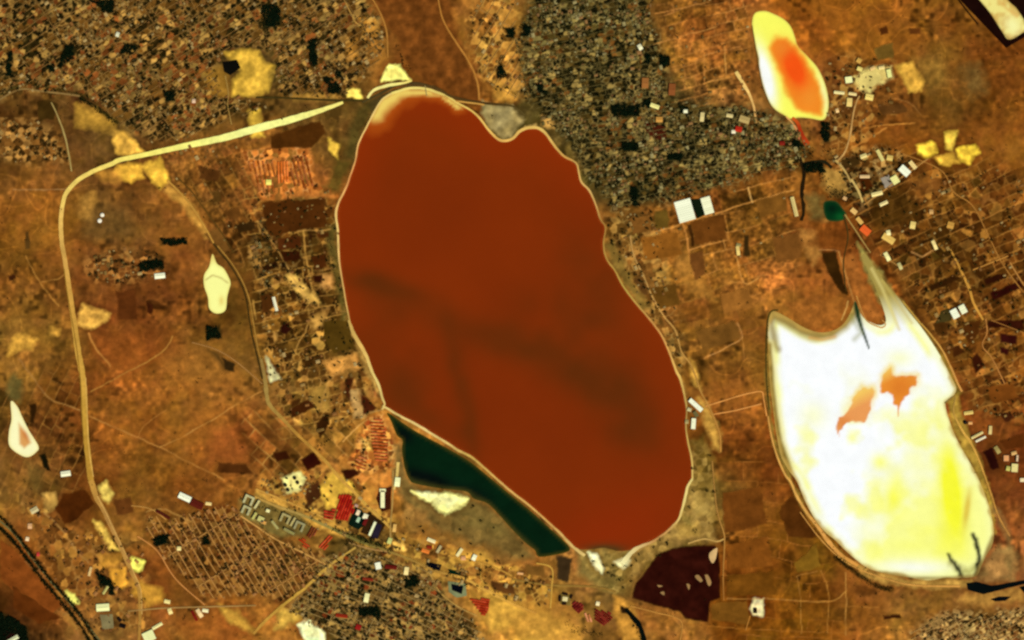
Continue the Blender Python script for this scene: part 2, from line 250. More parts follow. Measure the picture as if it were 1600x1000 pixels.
# town districts: name, outline, street angle (image degrees, clockwise), street spacing, house spacing, house density, tree density, roof palette, phrase
TAN = [(158, 122, 62), (132, 100, 46), (112, 82, 34), (178, 146, 86), (140, 92, 42)]
GREY = [(132, 116, 64), (108, 94, 46), (92, 78, 36), (158, 142, 88), (120, 94, 48), (146, 104, 56)]
RUST = [(165, 110, 55), (140, 88, 40), (185, 130, 66), (125, 78, 34)]
DIST = [
 ('nw', P("-20,-20 560,-20 600,50 596,92 566,120 538,150 440,150 428,110 430,84 396,74 346,80 336,110 350,150 420,168 330,200 250,224 196,206 150,160 120,140 -20,150"), -33, 10.5, 5.2, .8, .55, TAN, 'in the old town north of the pale highway'),
 ('east', P("836,-20 1005,-20 1022,45 1040,100 1056,160 1120,165 1180,172 1240,192 1268,235 1235,262 1120,290 1085,305 1030,318 985,325 960,330 940,310 915,268 890,232 866,205 850,192 838,172 815,150 805,60"), -12, 8.8, 4.6, .85, .75, GREY, 'in the dense town east of the red lake'),
 ('village', P("232,800 262,812 320,796 348,786 374,808 430,842 506,862 486,908 444,940 400,930 345,938 322,935 285,898 252,862 228,832"), 58, 10.2, 5.0, .72, .3, RUST, 'in the gridded village of brown streets'),
 ('south', P("500,872 560,862 610,872 676,892 694,930 738,962 770,1020 520,1020 512,985 470,965 446,950 480,915"), 25, 9.5, 4.7, .8, .6, TAN, 'in the town below the reservoir ponds'),
 ('sandy', P("748,-20 810,-20 808,60 820,150 800,160 765,140 742,90 735,40"), -60, 14, 7, .5, .3, TAN, 'in the sandy hamlet above the lake head'),
 ('hamlet', P("138,402 180,388 250,394 264,412 244,434 190,446 128,426"), -8, 11, 6, .5, .7, TAN, 'in the small hamlet inside the highway loop'),
 ('strip', P("398,325 412,345 424,385 412,405 424,438 440,478 424,492 404,470 396,400"), 68, 9, 6, .55, .5, GREY, 'in the strip hamlet beside the dark fields'),
 ('southeast', P("1424,988 1450,970 1500,960 1560,955 1620,946 1620,1020 1420,1020"), -28, 9, 4.6, .85, .45, TAN, 'in the village below the white salt lake'),
 ('westside', P("-20,195 52,192 98,215 108,248 60,252 -20,250"), -40, 12, 6.5, .55, .4, TAN, 'in the western outskirts above the straight track'),
 ('eastside', P("1300,240 1345,228 1400,232 1420,262 1380,300 1348,330 1322,300"), 60, 13, 7, .4, .3, TAN, 'around the industrial yards east of the creek'),
 ('corridor', P("400,745 470,735 560,745 640,850 700,850 800,885 870,900 850,950 740,925 640,880 540,845 440,800"), 24, 11, 6, .5, .3, TAN, 'along the main road below the reservoir'),
 ('plots_east', P("1370,300 1440,262 1605,270 1605,660 1520,640 1500,590 1450,500 1385,410"), -24, 15, 8, .42, .4, TAN, 'among the eastern smallholdings'),
 ('plots_west', P("395,300 520,300 535,420 560,560 590,640 520,690 440,650 410,540 400,420"), -12, 15, 8, .42, .5, TAN, 'among the dark plots west of the red lake'),
 ('plots_quarry', P("1290,88 1400,85 1402,172 1336,240 1292,232"), 10, 13, 7, .4, .25, TAN, 'around the quarry works near the orange pond'),
 ('plots_rail', P("30,770 130,830 220,840 232,990 120,990 60,900"), 40, 15, 8, .4, .4, RUST, 'between the railway and the highway'),
 ('plots_farm', P("1000,320 1240,270 1250,420 1190,470 1040,480 985,400"), -15, 24, 12, .3, .25, TAN, 'on the orange farmland east of the red lake'),
 ('plots_north', P("1030,-5 1170,-5 1172,160 1060,165 1045,110"), -14, 17, 9, .38, .3, TAN, 'on the farmland between the dense town and the orange pond'),
 ('plots_marsh', P("1078,690 1112,700 1118,845 1062,848 1000,888 975,925 930,915 915,880 945,862 985,868 1050,826 1070,792"), -30, 30, 20, .04, .2, TAN, 'on the salt marsh at the foot of the red lake'),
 ('plots_mud', P("630,790 690,800 740,790 800,830 838,868 790,880 700,848 640,830"), 20, 30, 20, .04, .12, TAN, 'on the mud flat below the green reservoir'),
 ('plots_site', P("380,240 485,231 498,294 520,300 408,307"), -8, 30, 20, .02, .1, RUST, 'on the orange building site'),
 ('plots_estate', P("572,652 600,646 616,690 616,725 590,735 560,742 545,725 560,700"), 5, 22, 14, .05, .1, RUST, 'on the new estate beside the reservoir'),
 ('plots_loop', P("250,225 400,215 400,330 372,420 320,340 262,280"), 60, 15, 9, .35, .4, TAN, 'on the plots south of the pale highway'),
 ('plots_shore', P("985,330 1020,330 1050,480 1075,560 1062,580 1020,490 960,400 945,340"), 65, 12, 7, .35, .5, TAN, 'on the strip along the eastern lake shore'),
]
PL = {'east': (8.4, 7.0, [(.44, (36, 30, 9)), (.3, (74, 56, 20)), (.14, (128, 104, 50)), (.12, (96, 62, 22))], (140, 116, 60), 1.5, .92),
      'nw': (9.6, 7.4, [(.4, (46, 34, 9)), (.3, (94, 62, 20)), (.16, (150, 110, 48)), (.14, (116, 66, 24))], (152, 112, 52), 1.6, .9),
      'south': (8.2, 6.8, [(.4, (42, 34, 11)), (.28, (94, 68, 28)), (.18, (152, 114, 52)), (.14, (110, 54, 20))], (158, 120, 56), 1.6, .9),
      'village': (8.5, 6.0, [(.3, (64, 34, 9)), (.4, (104, 62, 20)), (.2, (140, 94, 38)), (.1, (92, 44, 14))], (150, 102, 44), 1.2, .7),
      'southeast': (6.4, 5.2, [(.34, (64, 44, 16)), (.2, (120, 82, 34)), (.3, (176, 136, 72)), (.16, (110, 66, 28))], (178, 136, 74), 1.6, .8),
      'corridor': (11, 8, [(.22, (74, 42, 14)), (.3, (150, 100, 38)), (.28, (206, 150, 56)), (.2, (122, 76, 28))], (206, 152, 64), 1.8, .5),
      'plots_quarry': (11, 8, [(.3, (80, 46, 14)), (.4, (128, 78, 26)), (.2, (180, 128, 54)), (.1, (110, 66, 24))], (185, 130, 58), 1.6, .5),
      'plots_rail': (14, 10, [(.3, (92, 56, 18)), (.4, (140, 86, 30)), (.2, (190, 130, 50)), (.1, (110, 70, 24))], (180, 126, 56), 1.6, .45),
      'plots_west': (13, 10, [(.4, (62, 34, 8)), (.3, (104, 66, 20)), (.18, (165, 115, 46)), (.12, (84, 58, 18))], (172, 124, 54), 1.6, .6),
      'plots_east': (15, 11, [(.4, (68, 36, 9)), (.36, (104, 60, 16)), (.14, (150, 98, 36)), (.1, (88, 58, 16))], (160, 106, 42), 1.5, .55),
      'plots_marsh': (12, 8, [(.3, (104, 82, 30)), (.35, (152, 118, 50)), (.35, (196, 156, 74))], (190, 150, 72), 3.0, .3),
      'plots_mud': (26, 12, [(.4, (112, 86, 38)), (.4, (134, 102, 46)), (.2, (160, 118, 52))], (140, 108, 50), 3.0, .3),
      'plots_site': (7.5, 9, [(.25, (140, 70, 22)), (.35, (186, 106, 38)), (.25, (214, 128, 50)), (.15, (128, 84, 30))], (226, 150, 74), 1.7, .8),
      'plots_estate': (7, 6, [(.25, (128, 64, 22)), (.35, (190, 108, 40)), (.25, (222, 150, 64)), (.15, (150, 60, 22))], (240, 172, 86), 1.7, .75),
      'hamlet': (9, 7, [(.4, (52, 32, 10)), (.35, (118, 70, 26)), (.25, (160, 105, 45))], (160, 105, 45), 1.6, .7),
      'strip': (8, 6, [(.4, (48, 34, 10)), (.35, (110, 72, 26)), (.25, (165, 120, 58))], (170, 125, 60), 1.6, .7),
      'westside': (9, 7, [(.35, (62, 40, 12)), (.4, (118, 76, 28)), (.25, (160, 112, 50))], (162, 115, 52), 1.5, .75),
      'eastside': (9, 7, [(.4, (58, 38, 12)), (.35, (112, 74, 28)), (.25, (176, 132, 66))], (180, 138, 70), 1.6, .6),
      'plots_shore': (11, 9, [(.4, (78, 52, 18)), (.35, (130, 88, 34)), (.25, (176, 128, 56))], (185, 140, 66), 1.6, .6),
      'sandy': (10, 8, [(.25, (92, 58, 18)), (.3, (160, 104, 38)), (.3, (200, 140, 56)), (.15, (120, 72, 26))], (200, 145, 62), 2, .7)}
LATE = ('plots_marsh', 'plots_mud', 'plots_site', 'plots_estate')
for i, d in enumerate(DIST):
    if d[0] in LATE: continue
    if d[0] in PL:
        p_ = PL[d[0]]; plots(d[1], d[2], p_[0], p_[1], 61 + i, p_[2], p_[3], p_[4], p_[5])
        speckle(d[1], .22, 9, 100 + 31 * i, .4); continue
    speckle(d[1], {'east': .8, 'nw': .7, 'south': .72}.get(d[0], .5), 5.2, 100 + 31 * i, .5 if d[0] in ('east', 'nw', 'south') else .15)
mosaic(P("1290,240 1400,225 1620,260 1620,660 1520,640 1500,590 1450,500 1400,430 1330,340"), -24, 24, 17, .42, 201, (165, 108, 42), 1.3)
mosaic(P("1000,320 1240,265 1250,330 1250,420 1200,480 1040,490 985,400"), -15, 40, 28, .22, 202, (185, 122, 52), 1.2)
mosaic(P("1030,10 1170,0 1172,150 1060,165 1045,110"), -14, 24, 17, .25, 203, (188, 124, 55), 1.2)
mosaic(P("380,300 530,300 548,500 598,630 560,650 440,690 400,560"), -12, 22, 17, .5, 204, (175, 125, 52), 1.3)
mosaic(P("1125,700 1230,740 1300,860 1320,1020 1130,1020 1128,840"), 3, 44, 30, .16, 205, (165, 100, 36), .9, .9)
mosaic(P("260,250 400,220 400,330 380,420 330,330"), 62, 26, 16, .34, 206, (160, 110, 45), 1.0)
mosaic(P("380,640 540,660 610,740 560,790 400,760"), 42, 24, 18, .38, 207, (190, 135, 60), 1.3)
mosaic(P("0,600 130,560 150,760 60,800 0,790"), -65, 26, 18, .3, 208, (150, 100, 40), 1.0, .8)
mosaic(P("560,820 700,840 800,880 860,900 800,930 700,890"), 22, 20, 12, .3, 209, (190, 135, 55), 1.2)
mosaic(P("960,430 1060,430 1200,480 1200,640 1100,620"), -14, 46, 34, .2, 210, None)
for pts, c, e, op in [
 ("575,-20 692,-20 747,140 752,165 690,140 642,112 625,70 600,30", (116, 64, 20), 3, .9),
 ("352,86 390,77 404,82 414,100 428,102 420,142 398,150 362,148 364,126 376,112", (222, 172, 58), 3, .95),
 ("318,112 352,104 362,146 330,150", (175, 125, 42), 5, .7), ("542,140 563,138 566,153 542,153", (248, 208, 88), 1.5, 1),
 ("513,214 530,224 528,250 514,234", (228, 178, 62), 2, .9), ("596,130 607,100 621,100 643,125 626,126", (248, 228, 112), 1.5, 1),
 ("570,165 592,150 640,131 668,133 705,150 660,135 625,139 598,156 585,176", (78, 62, 28), 2, .9),
 ("556,170 578,160 584,172 566,205 553,250 540,250 544,210", (82, 66, 24), 4, .85),
 ("752,160 800,167 818,186 802,214 784,215 768,200 752,178", (158, 134, 76), 2.5, .95), ("762,172 800,170 800,190 778,200", (182, 160, 100), 5, .7),
 ("812,205 822,196 838,196 846,204 834,206 820,212", (222, 178, 92), 2, .9), ("845,180 862,184 866,200 850,202", (200, 150, 70), 3, .8),
 ("185,257 220,254 224,278 206,284 190,280 180,268", (240, 178, 58), 3, 1), ("222,257 250,248 264,280 252,296 240,286", (240, 182, 60), 3, 1),
 ("150,270 186,262 188,284 164,282", (205, 140, 50), 5, .8), ("176,206 196,204 226,238 200,246 180,236", (235, 175, 66), 3, .95),
 ("118,166 150,172 178,190 172,206 120,196", (190, 140, 48), 5, .8), ("262,285 300,322 330,372 320,372 290,330 258,298", (200, 142, 56), 3, .8),
 ("125,308 150,300 148,318 140,345 128,340", (185, 130, 52), 4, .8), ("140,330 200,320 205,360 165,375 130,370", (108, 76, 32), 8, .7), ("190,300 210,296 205,325 170,330", (92, 60, 22), 5, .6),
 ("128,474 146,482 172,488 168,500 142,512 118,505", (220, 162, 66), 3, .9), ("26,524 58,531 50,548 30,546 14,556 16,540", (218, 158, 58), 3, .9), ("76,510 92,514 90,524 78,522", (210, 150, 55), 3, .8),
 ("20,580 36,590 32,628 14,622 10,600", (92, 78, 34), 4, .85), ("40,716 70,735 60,770 40,750", (105, 78, 30), 5, .7),
 ("172,888 197,886 201,910 188,921 174,910", (226, 156, 50), 2, 1), ("158,866 190,868 180,886 158,884", (200, 138, 46), 4, .8), ("204,870 228,880 216,893 206,888", (242, 222, 92), 2, 1),
 ("146,812 158,816 178,850 186,862 172,858 158,836", (236, 186, 76), 2, .95), ("205,905 255,920 256,942 230,945 206,930", (205, 145, 48), 4, .9), ("152,760 165,752 176,772 170,784 158,776", (228, 190, 84), 3, .9),
 ("68,772 84,770 88,790 74,800", (205, 155, 70), 3, .8), ("104,925 118,928 124,944 108,940", (240, 222, 100), 2, .95), ("280,975 330,950 400,970 400,1000 300,1000", (165, 92, 32), 10, .6),
 ("340,946 372,955 400,990 380,985 352,965", (190, 140, 50), 3, .8), ("466,977 485,970 507,990 505,1010 480,1010", (250, 243, 165), 2, 1), ("440,950 470,958 468,972 430,982", (205, 160, 62), 4, .8),
 ("400,768 440,782 470,800 540,828 534,838 470,812 420,794 398,784", (210, 155, 62), 3, .85), ("498,765 520,738 548,752 560,772 534,770 526,794 512,792", (228, 176, 62), 3, .95), ("440,746 470,738 477,748 468,766 446,772", (235, 214, 122), 2, 1),
 ("568,762 588,760 584,790 572,790", (208, 140, 52), 4, .9), ("376,782 400,774 420,785 470,800 487,826 470,838 430,838 374,806", (118, 98, 44), 3, .9),
 ("378,239 485,230 498,295 522,300 522,308 408,310", (188, 112, 44), 3, .95), ("430,252 450,250 452,285 432,288", (220, 118, 44), 4, .7),
 ("572,652 600,646 616,690 616,725 590,735 560,740 545,725 560,700", (196, 122, 48), 4, .9), ("564,682 574,684 578,704 568,700", (250, 215, 90), 2, .95),
 ("628,688 632,730 640,752 687,766 726,770 740,781 762,790 782,810 800,830 822,852 836,870 800,874 770,856 735,846 700,832 660,812 638,792 622,772 618,720", (122, 94, 42), 5, .95),
 ("700,795 740,790 780,815 800,835 770,840 720,820", (118, 98, 44), 8, .8), ("640,766 670,774 700,771 731,780 724,790 714,797 697,803 680,788 660,778", (250, 236, 132), 2.5, 1), ("652,768 690,776 722,782 704,796", (255, 248, 165), 4, .9),
 ("636,790 665,800 672,818 648,822 630,808", (180, 125, 55), 4, .85), ("608,690 624,692 630,740 618,760 612,740", (150, 112, 52), 3, .9),
 ("700,858 760,862 778,886 742,880 705,872", (214, 156, 58), 4, .9), ("752,915 800,935 822,955 800,980 768,985 760,950", (212, 158, 58), 6, .9), ("790,960 850,950 900,985 900,1000 800,1000", (205, 148, 55), 8, .8),
 ("640,870 690,880 700,892 668,888", (170, 125, 46), 4, .7), ("614,846 632,848 636,860 616,858", (240, 185, 80), 2, .9), ("960,930 990,945 1005,1000 975,1000 962,965", (205, 142, 52), 4, .9),
 ("905,860 950,862 965,866 985,862 975,900 960,925 930,915 905,895", (135, 112, 52), 5, .85), ("920,862 932,865 945,889 940,897 926,880", (252, 242, 172), 1.8, 1), ("959,880 980,869 987,874 973,890", (248, 236, 165), 2, 1),
 ("985,862 1020,848 1050,826 1072,805 1080,760 1100,770 1112,830 1118,846 1070,848 1030,860 1005,880 990,900 982,880", (158, 120, 56), 4, .9), ("1080,770 1100,772 1108,800 1085,810", (185, 150, 72), 4, .8), ("1060,820 1090,815 1092,838 1062,842", (196, 152, 66), 4, .8), ("1066,808 1080,806 1082,820 1070,822", (98, 88, 28), 4, .7),
 ("1090,622 1104,630 1127,680 1126,706 1116,700 1100,660", (200, 148, 60), 4, .85), ("1076,560 1090,580 1096,610 1080,600", (205, 150, 58), 3, .8), ("1080,690 1100,680 1116,720 1112,780 1090,780", (112, 84, 28), 5, .8),
 ("1003,505 1020,500 1060,585 1072,615 1064,612 1045,565", (170, 122, 52), 3, .8), ("942,380 960,376 985,430 1015,480 1003,484 968,440", (130, 100, 40), 4, .85),
 ("1400,104 1426,99 1443,127 1440,141 1421,142", (216, 160, 58), 2.5, .95), ("1430,95 1470,90 1480,130 1450,140", (150, 108, 40), 8, .7), ("1500,105 1530,100 1540,140 1515,150", (120, 90, 40), 8, .7),
 ("1432,225 1457,222 1465,237 1450,246 1435,241", (250, 200, 60), 2.5, 1), ("1477,205 1495,206 1491,222 1487,236 1478,232", (238, 190, 66), 2.5, 1), ("1495,232 1525,226 1529,240 1512,254 1500,247", (248, 198, 58), 2.5, 1), ("1462,245 1490,240 1500,252 1470,256", (225, 170, 55), 3, .9),
 ("1335,122 1355,105 1392,105 1396,120 1372,132 1360,145 1342,142", (232, 205, 112), 3, .8), ("1280,62 1310,90 1320,130 1300,120", (120, 62, 18), 8, .6),
 ("1341,378 1354,396 1375,425 1400,460 1440,508 1432,512 1398,505 1376,478 1358,440 1344,405", (150, 128, 58), 3, .9), ("1253,300 1286,310 1292,345 1268,340", (125, 100, 45), 5, .8),
 ("1284,262 1312,266 1325,300 1300,306 1285,290", (190, 142, 62), 4, .8), ("1300,296 1320,300 1326,312 1302,310", (60, 44, 14), 4, .7), ("1252,360 1275,365 1282,400 1270,415 1256,380", (190, 128, 54), 4, .7),
 ("1255,380 1300,345 1330,360 1322,395 1290,388", (120, 62, 16), 5, .6), ("1310,400 1338,395 1360,450 1378,498 1350,492 1332,462", (158, 92, 34), 3, .8), ("1222,470 1320,470 1326,490 1300,512 1275,514 1240,500", (162, 96, 34), 4, .8),
 ("1200,490 1204,650 1214,700 1235,748 1262,800 1298,848 1340,888 1320,876 1286,836 1250,786 1224,736 1206,690 1197,620", (140, 108, 40), 2.5, .9),
 ("1430,500 1472,552 1500,612 1492,622 1478,590 1440,525", (152, 118, 42), 2.5, .9), ("1478,628 1492,618 1502,650 1525,700 1548,770 1555,830 1540,780 1510,712 1486,660", (170, 132, 48), 3, .9),
 ("1548,790 1560,800 1578,840 1575,850 1552,860 1538,885 1528,905 1545,905 1585,905 1590,870", (150, 115, 58), 5, .8), ("1545,872 1560,862 1580,895 1560,905 1540,905", (172, 122, 62), 3, .8),
 ("1335,880 1375,896 1425,906 1480,905 1520,905 1518,918 1440,920 1390,912 1350,902", (185, 138, 60), 3, .85), ("1510,930 1600,915 1600,940 1540,946 1500,940", (175, 125, 52), 4, .8),
 ("1360,312 1400,290 1442,320 1430,346 1390,360 1362,350", (74, 46, 10), 6, .8), ("1176,934 1191,936 1191,963 1178,962 1171,950", (232, 205, 140), 1.5, .95),
 ("1055,395 1080,392 1105,450 1120,470 1090,460 1062,440", (185, 125, 48), 6, .6), ("1004,420 1025,430 1030,470 1015,455", (140, 92, 36), 6, .5),
 ("415,557 425,575 438,592 420,596", (205, 186, 122), 1.5, 1), ("445,430 462,428 482,455 500,475 482,470 460,452", (222, 170, 76), 3, .9), ("500,430 522,430 520,450 502,450", (200, 140, 66), 3, .85), ("485,495 505,490 510,505 490,512", (205, 150, 66), 4, .8),
 ("505,565 530,562 556,552 560,575 540,580 515,585", (205, 140, 60), 3, .85), ("550,520 566,545 584,585 596,620 586,610 566,570", (175, 130, 58), 2.5, .9), ("545,610 560,612 570,650 552,652", (190, 145, 78), 3, .8), ("505,355 522,350 530,400 534,440 540,480 545,500 534,500 522,440 514,400", (98, 80, 30), 3, .8),
 ("525,250 548,255 530,300 505,300", (92, 74, 24), 4, .8), ("480,605 510,600 514,640 490,640", (190, 142, 58), 4, .7), ("300,640 340,635 360,660 330,690 290,680", (168, 100, 34), 10, .6), ("250,560 300,545 360,560 380,600 320,610 270,600", (165, 105, 38), 10, .55), ("330,670 370,665 385,720 330,720", (165, 86, 32), 6, .5),
 ("540,62 556,66 560,90 546,92", (205, 138, 50), 5, .8), ("562,28 588,32 592,56 570,60", (205, 140, 52), 5, .8), ("574,60 600,62 598,90 578,96", (190, 125, 46), 6, .8), ("780,10 800,8 806,40 786,46", (200, 138, 52), 6, .7), ("770,130 800,132 806,155 776,158", (212, 150, 56), 5, .85), ("1262,8 1300,2 1330,40 1290,46", (158, 92, 26), 14, .5), ("1420,280 1460,275 1480,300 1440,310", (150, 92, 34), 8, .5), ("420,118 440,110 466,128 432,132", (100, 78, 28), 5, .7), ("388,175 402,172 410,212 392,214", (235, 185, 62), 4, .9), ("456,150 500,146 530,152 460,158", (190, 138, 54), 4, .7),
 ("140,515 170,520 240,515 250,560 200,580 150,555", (142, 74, 24), 6, .6), ("325,548 340,552 360,580 348,580", (60, 42, 14), 4, .8)]:
    dab(P(pts), c, e, op, seed=int(len(pts) * 7 + c[1]))
for i, d in enumerate(DIST):
    if d[0] in LATE: p_ = PL[d[0]]; plots(d[1], d[2], p_[0], p_[1], 61 + i, p_[2], p_[3], p_[4], p_[5], 5)
for q_ in PARK: dab(q_, (26, 32, 12), 2.5, .75)                 # ground colour darkened to deep green beneath the groves
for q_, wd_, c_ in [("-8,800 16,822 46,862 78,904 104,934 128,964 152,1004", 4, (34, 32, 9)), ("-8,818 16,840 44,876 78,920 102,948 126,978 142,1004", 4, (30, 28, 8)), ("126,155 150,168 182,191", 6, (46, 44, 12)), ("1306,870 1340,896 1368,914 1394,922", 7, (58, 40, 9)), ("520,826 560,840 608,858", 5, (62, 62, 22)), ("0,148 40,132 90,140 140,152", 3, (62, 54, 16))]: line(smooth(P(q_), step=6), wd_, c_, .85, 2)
# far, faint earth tracks on the plain
for pts, wd, c in [("140,650 215,684 250,700 295,722 350,750", 1.8, (188, 124, 52)), ("250,700 325,660 375,630 410,610", 1.6, (190, 128, 54)), ("142,612 200,580 240,560 262,542 270,525", 1.5, (185, 125, 50)),
 ("20,296 105,296", 1.4, (175, 125, 66)), ("30,560 75,620 100,632 125,642", 1.4, (165, 115, 55)), ("40,400 62,440 92,478", 1.6, (185, 125, 50)), ("66,440 92,435 104,425", 1.6, (180, 122, 50)),
 ("138,520 150,545 172,572", 3, (190, 122, 50)), ("215,684 225,665 260,640", 1.2, (170, 108, 42)), ("0,895 60,925 120,990", 1.6, (165, 100, 42)), ("20,860 70,905", 1.4, (165, 105, 50)),
 ("70,800 95,825 120,860 140,880", 2, (175, 125, 60)), ("228,800 250,795 300,815", 1.3, (180, 130, 60)), ("1200,936 1292,940 1322,925", 1.3, (188, 128, 52)), ("1251,937 1252,990", 1.2, (180, 120, 45)), ("1282,890 1294,925 1292,990", 1.2, (180, 118, 44)),
 ("1322,895 1322,992", 1.6, (185, 125, 52)), ("1325,949 1372,949", 1.1, (175, 112, 42)), ("1245,900 1277,892", 1.1, (168, 110, 42)), ("1245,900 1251,937", 1.1, (168, 110, 42)), ("1135,935 1200,936", 1.3, (182, 122, 52)), ("1068,975 1200,984 1330,990", 1.2, (160, 98, 32)),
 ("1100,87 1157,72", 1.5, (200, 132, 60)), ("1020,70 1072,55 1120,42", 1.5, (196, 130, 58)), ("1050,105 1100,92", 1.4, (190, 125, 55)), ("1100,130 1145,120", 1.6, (205, 140, 62)), ("1100,87 1101,130", 1.2, (185, 120, 52)), ("1131,72 1135,120", 2, (205, 140, 62)), ("1024,22 1110,2", 1.4, (190, 125, 55)),
 ("1017,364 1052,356 1065,349 1115,335 1175,315 1240,297", 1.7, (205, 138, 62)), ("1052,318 1070,356 1076,392 1084,430", 3.0, (200, 130, 55)), ("1076,390 1137,375", 1.8, (200, 132, 58)), ("1169,293 1175,316", 2, (225, 170, 90)), ("1133,336 1140,378 1150,402", 1.2, (180, 118, 48)), ("1151,400 1163,442 1186,435", 2, (210, 142, 62)), ("1140,440 1163,442", 1.5, (195, 130, 55)),
 ("1100,560 1150,535 1160,528 1152,505", 1.5, (200, 138, 70)), ("1160,528 1162,560", 1.2, (180, 118, 48)), ("1325,470 1316,500", 1.6, (215, 160, 80)), ("1310,393 1322,430 1335,470 1355,500", 1.6, (200, 135, 62)), ("1280,390 1310,392", 1.3, (185, 120, 60)),
 ("1425,395 1440,400 1460,390", 1.6, (195, 140, 75)), ("1380,150 1420,160 1440,180", 1.4, (160, 105, 45)), ("1350,200 1385,195 1430,192", 2, (195, 125, 48)), ("1330,232 1360,215 1385,200", 3, (190, 120, 45)),
 ("400,500 395,470", 1.4, (190, 140, 60)), ("415,365 460,362 516,358", 1.3, (190, 135, 62)), ("425,375 445,410 460,440 482,470", 2, (195, 145, 70)), ("470,320 474,360 478,400 485,440 490,462", 2.6, (180, 130, 55)), ("400,345 415,360 426,380", 1.8, (185, 135, 62)), ("405,455 440,440 430,425", 1.4, (160, 115, 55)), ("490,423 520,420", 1.4, (165, 115, 50)),
 ("450,575 465,540 480,510 482,480", 1.6, (180, 130, 58)), ("560,480 520,490", 1.2, (150, 105, 45)), ("500,640 512,600 540,570", 1.4, (180, 130, 60)), ("560,650 596,640", 1.4, (180, 135, 70)), ("535,690 560,665 575,655", 1.8, (225, 160, 75))]:
    line(smooth(P(pts), step=8), wd * .8, c, .8, .9)
def boxblur(A, r):
    for ax in (0, 1):
        P_ = np.pad(A, [(r + 1, r) if k == ax else (0, 0) for k in range(3)], mode='edge').cumsum(ax); n_ = A.shape[ax]
        A = (np.take(P_, range(2 * r + 1, 2 * r + 1 + n_), ax) - np.take(P_, range(0, n_), ax)) / (2 * r + 1)
    return A
LG = np.log(np.clip(G, .0008, 1)); LB = boxblur(boxblur(LG, 3), 3); G = np.exp(LG + .62 * np.clip(LG - LB, -.9, .7))       # crisp soil boundaries
G = np.clip(G / GAIN, 0.0015, 0.88)
nx, ny = len(xs), len(ys)
V = np.stack([(X - 800) * S, (500 - Y) * S, np.zeros_like(X)], -1).reshape(-1, 3)
ii = (np.arange(ny - 1)[:, None] * nx + np.arange(nx - 1)[None, :]).ravel()
F = np.stack([ii + nx, ii + nx + 1, ii + 1, ii], 1)
obj('ground', quadmesh('ground', V, F, G.reshape(-1, 3), 'soil'), kind='structure')

# ---------------------------------------------------------------- sheets: lakes, flats, fields, roads
ZI = [0.3]
def nextz(base=0.0, step=0.012):
    ZI[0] += step; return base + ZI[0]
def sheet(name, poly, paint, m, sp=4.0, z=None, **props):
    """a sheet with an outline and a vertex grid inside it that carries its colours"""
    a = np.array(poly); bx = np.arange(a[:, 0].min() + sp / 2, a[:, 0].max(), sp); by = np.arange(a[:, 1].min() + sp / 2, a[:, 1].max(), sp)
    gx_, gy_ = np.meshgrid(bx, by); gx_ = gx_.ravel(); gy_ = gy_.ravel()
    k = inpoly(gx_, gy_, poly); gx_, gy_ = gx_[k], gy_[k]; k = segdist(gx_, gy_, poly, True) > sp * 0.45; gx_, gy_ = gx_[k], gy_[k]
    pts = [Vector(p) for p in poly] + [Vector((float(p), float(q))) for p, q in zip(gx_, gy_)]
    n = len(poly)
    vv, ee, ff = delaunay_2d_cdt(pts, [(i, (i + 1) % n) for i in range(n)], [], 1, 1e-4)[:3]
    q = np.array([(v.x, v.y) for v in vv]); z = nextz() if z is None else z
    me = mesh(name, [W(p, z) for p in q], [tuple(f)[::-1] for f in ff], np.clip(paint(q[:, 0], q[:, 1]) / GAIN, .0012, .9), m)
    return obj(name, me, kind='structure', **props)
def rough_edge(poly, amp, seed, step=3.0):
    out = []; n = len(poly)
    for i in range(n):
        p, q = np.array(poly[i]), np.array(poly[(i + 1) % n]); k = max(1, int(np.hypot(*(q - p)) / step))
        for j in range(k): out.append(p + (q - p) * j / k)
    o = np.array(out); o[:, 0] += amp * fbm(o[:, 0], o[:, 1], 9, seed, 2); o[:, 1] += amp * fbm(o[:, 0], o[:, 1], 9, seed + 4, 2)
    return [tuple(p) for p in o]
def mixc(base, layers):
    c = base
    for col, m in layers: c = c * (1 - m[:, None]) + lin(col) * m[:, None]
    return c
def blob(x, y, cx, cy, rx, ry, ang=0, e=1.0):
    a = math.radians(ang); u = (x - cx) * math.cos(a) + (y - cy) * math.sin(a); v = -(x - cx) * math.sin(a) + (y - cy) * math.cos(a)
    return np.exp(-((u / rx) ** 2 + (v / ry) ** 2) * e)
